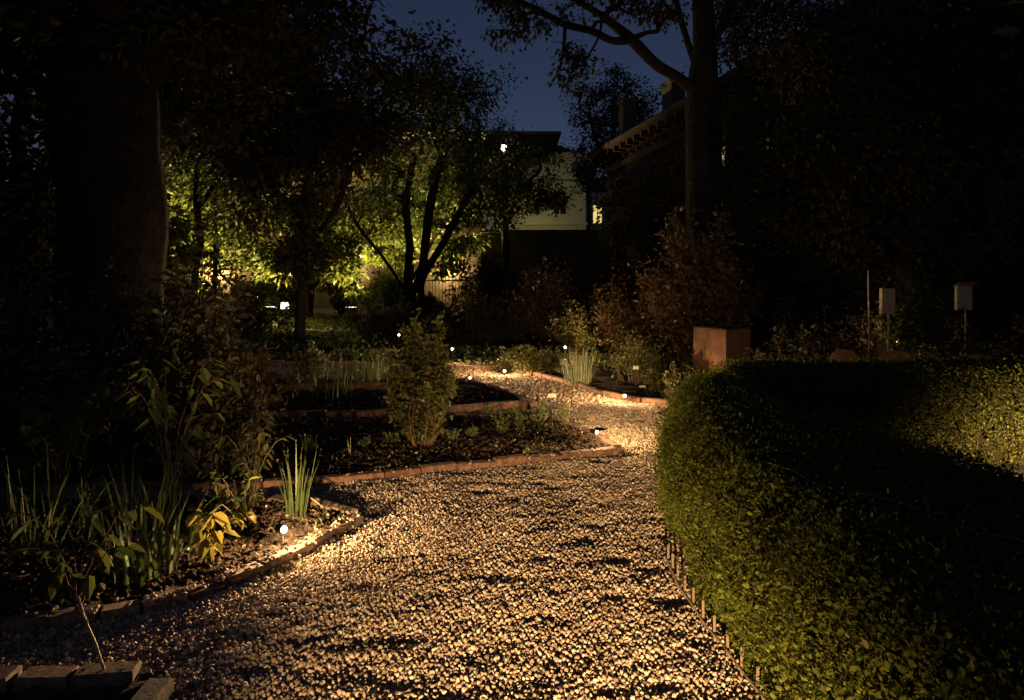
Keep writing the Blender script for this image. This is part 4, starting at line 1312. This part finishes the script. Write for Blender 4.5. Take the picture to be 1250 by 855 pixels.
# villa on the right
A = np.array([4.15, 30.0]); B = np.array([7.0, 15.5])
dv = (B - A) / np.linalg.norm(B - A); Lv = np.linalg.norm(B - A)
az = math.atan2(dv[1], dv[0])                                       # local x runs along the front from A to B, local y to the right-hand side
t = thing('villa', 'dark old villa with bracketed eaves and two chimneys on the right', 'building', (A[0], A[1], 0), rz=az)
EH = 6.9
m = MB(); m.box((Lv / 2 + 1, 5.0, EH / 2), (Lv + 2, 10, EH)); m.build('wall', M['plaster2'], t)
m = MB()
x0, x1, y0, y1 = -.6, Lv + 2.7, -.75, 10.7
V = [(x0, y0, EH), (x1, y0, EH), (x1, y1, EH), (x0, y1, EH), (x0, y0, EH + .18), (x1, y0, EH + .18), (x1, y1, EH + .18), (x0, y1, EH + .18), (x0 + 5.5, 5, EH + 3.0), (x1 - 5.5, 5, EH + 3.0)]
m.add(V, [np.array([[3, 2, 1, 0], [0, 1, 5, 4], [1, 2, 6, 5], [2, 3, 7, 6], [3, 0, 4, 7], [4, 5, 9, 8], [6, 7, 8, 9]]), np.array([[5, 6, 9], [7, 4, 8]])])
rf = m.build('roof', M['tile'], t)
for cx, cy, ch, wx in ((.55, .75, 2.0, .55), (4.3, 1.2, 1.75, .85)):
    m = MB(); m.box((cx, cy, EH + .3 + ch / 2), (wx, .55, ch)); m.box((cx, cy, EH + .36 + ch), (wx + .16, .7, .12)); m.build('chimney', M['wall'], rf)
for k in range(24):
    x = -.3 + k * .72
    m = MB(); m.box((x, -.34, EH - .12), (.12, .5, .2), rot=None); m.box((x, -.10, EH - .34), (.10, .18, .14)); m.build('bracket', M['darktrim'], t)
m = MB(); m.box((Lv / 2 + 1, -.06, EH - .62), (Lv + 2.1, .1, .22)); m.build('cornice', M['darktrim'], t)
for x in (1.8, 4.6, 7.4, 10.2, 12.9):
    for z in (1.9, 4.9):
        window(t, (x, 0, z), .95, 1.6, 'glass', frame='darktrim')
m = MB(); m.box((12.55, -.15, 5.05), (.10, .02, .36)); m.build('light_slit', M['litwin'], t)
wl = thing('wall_lamp', 'small hooded lamp on the villa wall throwing light up to the eaves', 'lamp', (A[0] + dv[0] * 3.4 + dv[1] * .12, A[1] + dv[1] * 3.4 - dv[0] * .12, EH - 2.4))
m = MB(); m.lathe([(.03, -.12), (.09, -.02), (.11, .08), (.09, .09)], k=12); m.build('shade', M['metal'], wl, smooth=True)
spot('lamp_light', (0, 0, .16), (dv[1] * .45, -dv[0] * .45, 1), .5, (1, .40, .2), wl, 2.4, .8, .05)

# dark garden wall across the back and its lit left half
t = thing('garden_wall', 'high dark masonry wall closing the garden before the apartment block', 'wall', (2.6, 31.5, 0))
m = MB(); m.box((0, 0, 1.85), (8.0, .4, 3.7)); m.build('masonry', M['wall'], t)
m = MB(); m.box((0, 0, 3.76), (8.1, .56, .12)); m.build('coping', M['wall'], t)
t = thing('ochre_house', 'ochre house front glowing behind the lit trees', 'building', (-14, 36, 0))
m = MB(); m.box((2.2, 3, 4.5), (20.5, 6, 9.0)); m.build('wall', M['paleWall'], t)
m = MB(); m.box((2.2, -.06, 9.1), (20.8, .5, .25)); m.build('cornice', M['trim'], t)
for x in (-6.5, -4.2, -2.2, 2.0, 4.8, 7.6, 10.5):
    for z in (4.7, 7.3):
        window(t, (x, 0, z), 1.0, 1.4, 'litwin' if (x, z) in ((-2.2, 7.3), (10.5, 4.7)) else 'glass', frame='darktrim')
t = thing('iron_fence', 'iron bar fence lit from behind, right of the multi stemmed tree', 'fence', (at(540, 378, 33)[0], 33, 0))
for zz in (.15, 1.5):
    m = MB(); m.box((0, 0, zz), (2.4, .05, .06)); m.build('rail', M['metal'], t)
for k in range(15):
    m = MB(); m.tube([(-1.12 + k * .16, 0, 0), (-1.12 + k * .16, 0, 1.66), (-1.12 + k * .16, 0, 1.76)], [.014, .014, .002], 6); m.build('bar', M['metal'], t)


# floodlights and lanterns that light the back row
def flood(pos, az, label, power, tilt=.7, w=.42):
    t = thing('floodlight', label, 'floodlight', pos, 'floodlights under the back trees', az - PI / 2)
    m = MB(); m.box((0, 0, .06), (.3, .2, .12), bev=.01); m.tube([(-w * .5, 0, .1), (-w * .56, 0, .34)], .012, 6); m.tube([(w * .5, 0, .1), (w * .56, 0, .34)], .012, 6); m.box((0, 0, .1), (w * 1.05, .05, .02)); m.build('stand', M['metal'], t)
    R = Matrix.Rotation(tilt, 3, 'X')
    m = MB(); m.box((0, -.03, .38), (w, .14, .3), rot=R, bev=.012); m.build('housing', M['metal'], t)
    fw = R @ Vector((0, 1, 0)); c = Vector((0, -.03, .38)) + fw * .075
    m = MB(); m.box(tuple(c), (w * .9, .02, .25), rot=R, bev=.004); m.build('lens', M['floodlens'], t)
    spot('lamp_light', c + fw * .06, fw, power, (1, .78, .30), t, 1.9, .6, .12, soft=7.0)
    return t


fq = gr(348, 380)
flood((at(348, 377, 26.2)[0], 26.2, .15), -PI / 2 + .1, 'bright white floodlight on the ground among the lit trees', 800, .35, .32)
flood((-12.6, 27.2, 0), PI / 2 + .1, 'floodlight lying behind the slender young tree', 3200, 1.2)
flood((-7.5, 30.6, 0), -PI / 2, 'floodlight behind the low spreading tree', 4200, 1.25)
flood((-3.9, 31.4, 0), -PI / 2, 'floodlight behind the multi stemmed tree', 3200, 1.25)
flood((-14.5, 32.2, 0), -PI / 2 + .2, 'floodlight at the foot of the ochre house, hidden by the massive trunk', 4200, 1.2)

for x, z, pw, lb in ((-15.4, 2.3, 160, 'wall lantern on the ochre house, farthest left behind the lit trees'), (-8.0, 2.2, 16, 'wall lantern in the middle of the ochre house front'), (-3.3, 2.3, 90, 'wall lantern on the ochre house behind the iron fence')):
    t = thing('wall_lantern', lb, 'lantern', (x, 35.98, z), 'lanterns on the ochre house')
    m = MB(); m.tube([(0, 0, .1), (0, -.22, .22), (0, -.28, .16)], .015, 6); m.build('arm', M['metal'], t, smooth=True)
    m = MB(); m.lathe([(.06, .14), (.14, .05), (.15, .04), (.02, .15)], c=(0, -.28, 0), k=10); m.build('hood', M['metal'], t)
    m = MB(); m.lathe([(.02, -.14), (.07, -.08), (.08, .03), (.05, .05)], c=(0, -.28, 0), k=10); m.build('globe', M['whitebulb'], t, smooth=True)
    spot('lamp_light', (0, -.5, -.2), (0, 0, -1), pw, (1, .7, .32), t, rad=.08, kind='POINT')
flood((-9.5, 26.9, 0), PI / 2, 'added floodlight turned straight up behind the bright white one', 1700, 1.35)  # extra flood added to brighten the foliage above it
flood((-6.2, 26.4, 0), PI / 2, 'added floodlight turned up between the low spreading and the multi stemmed tree', 1400, 1.3)  # also added, to spread the lit foliage further
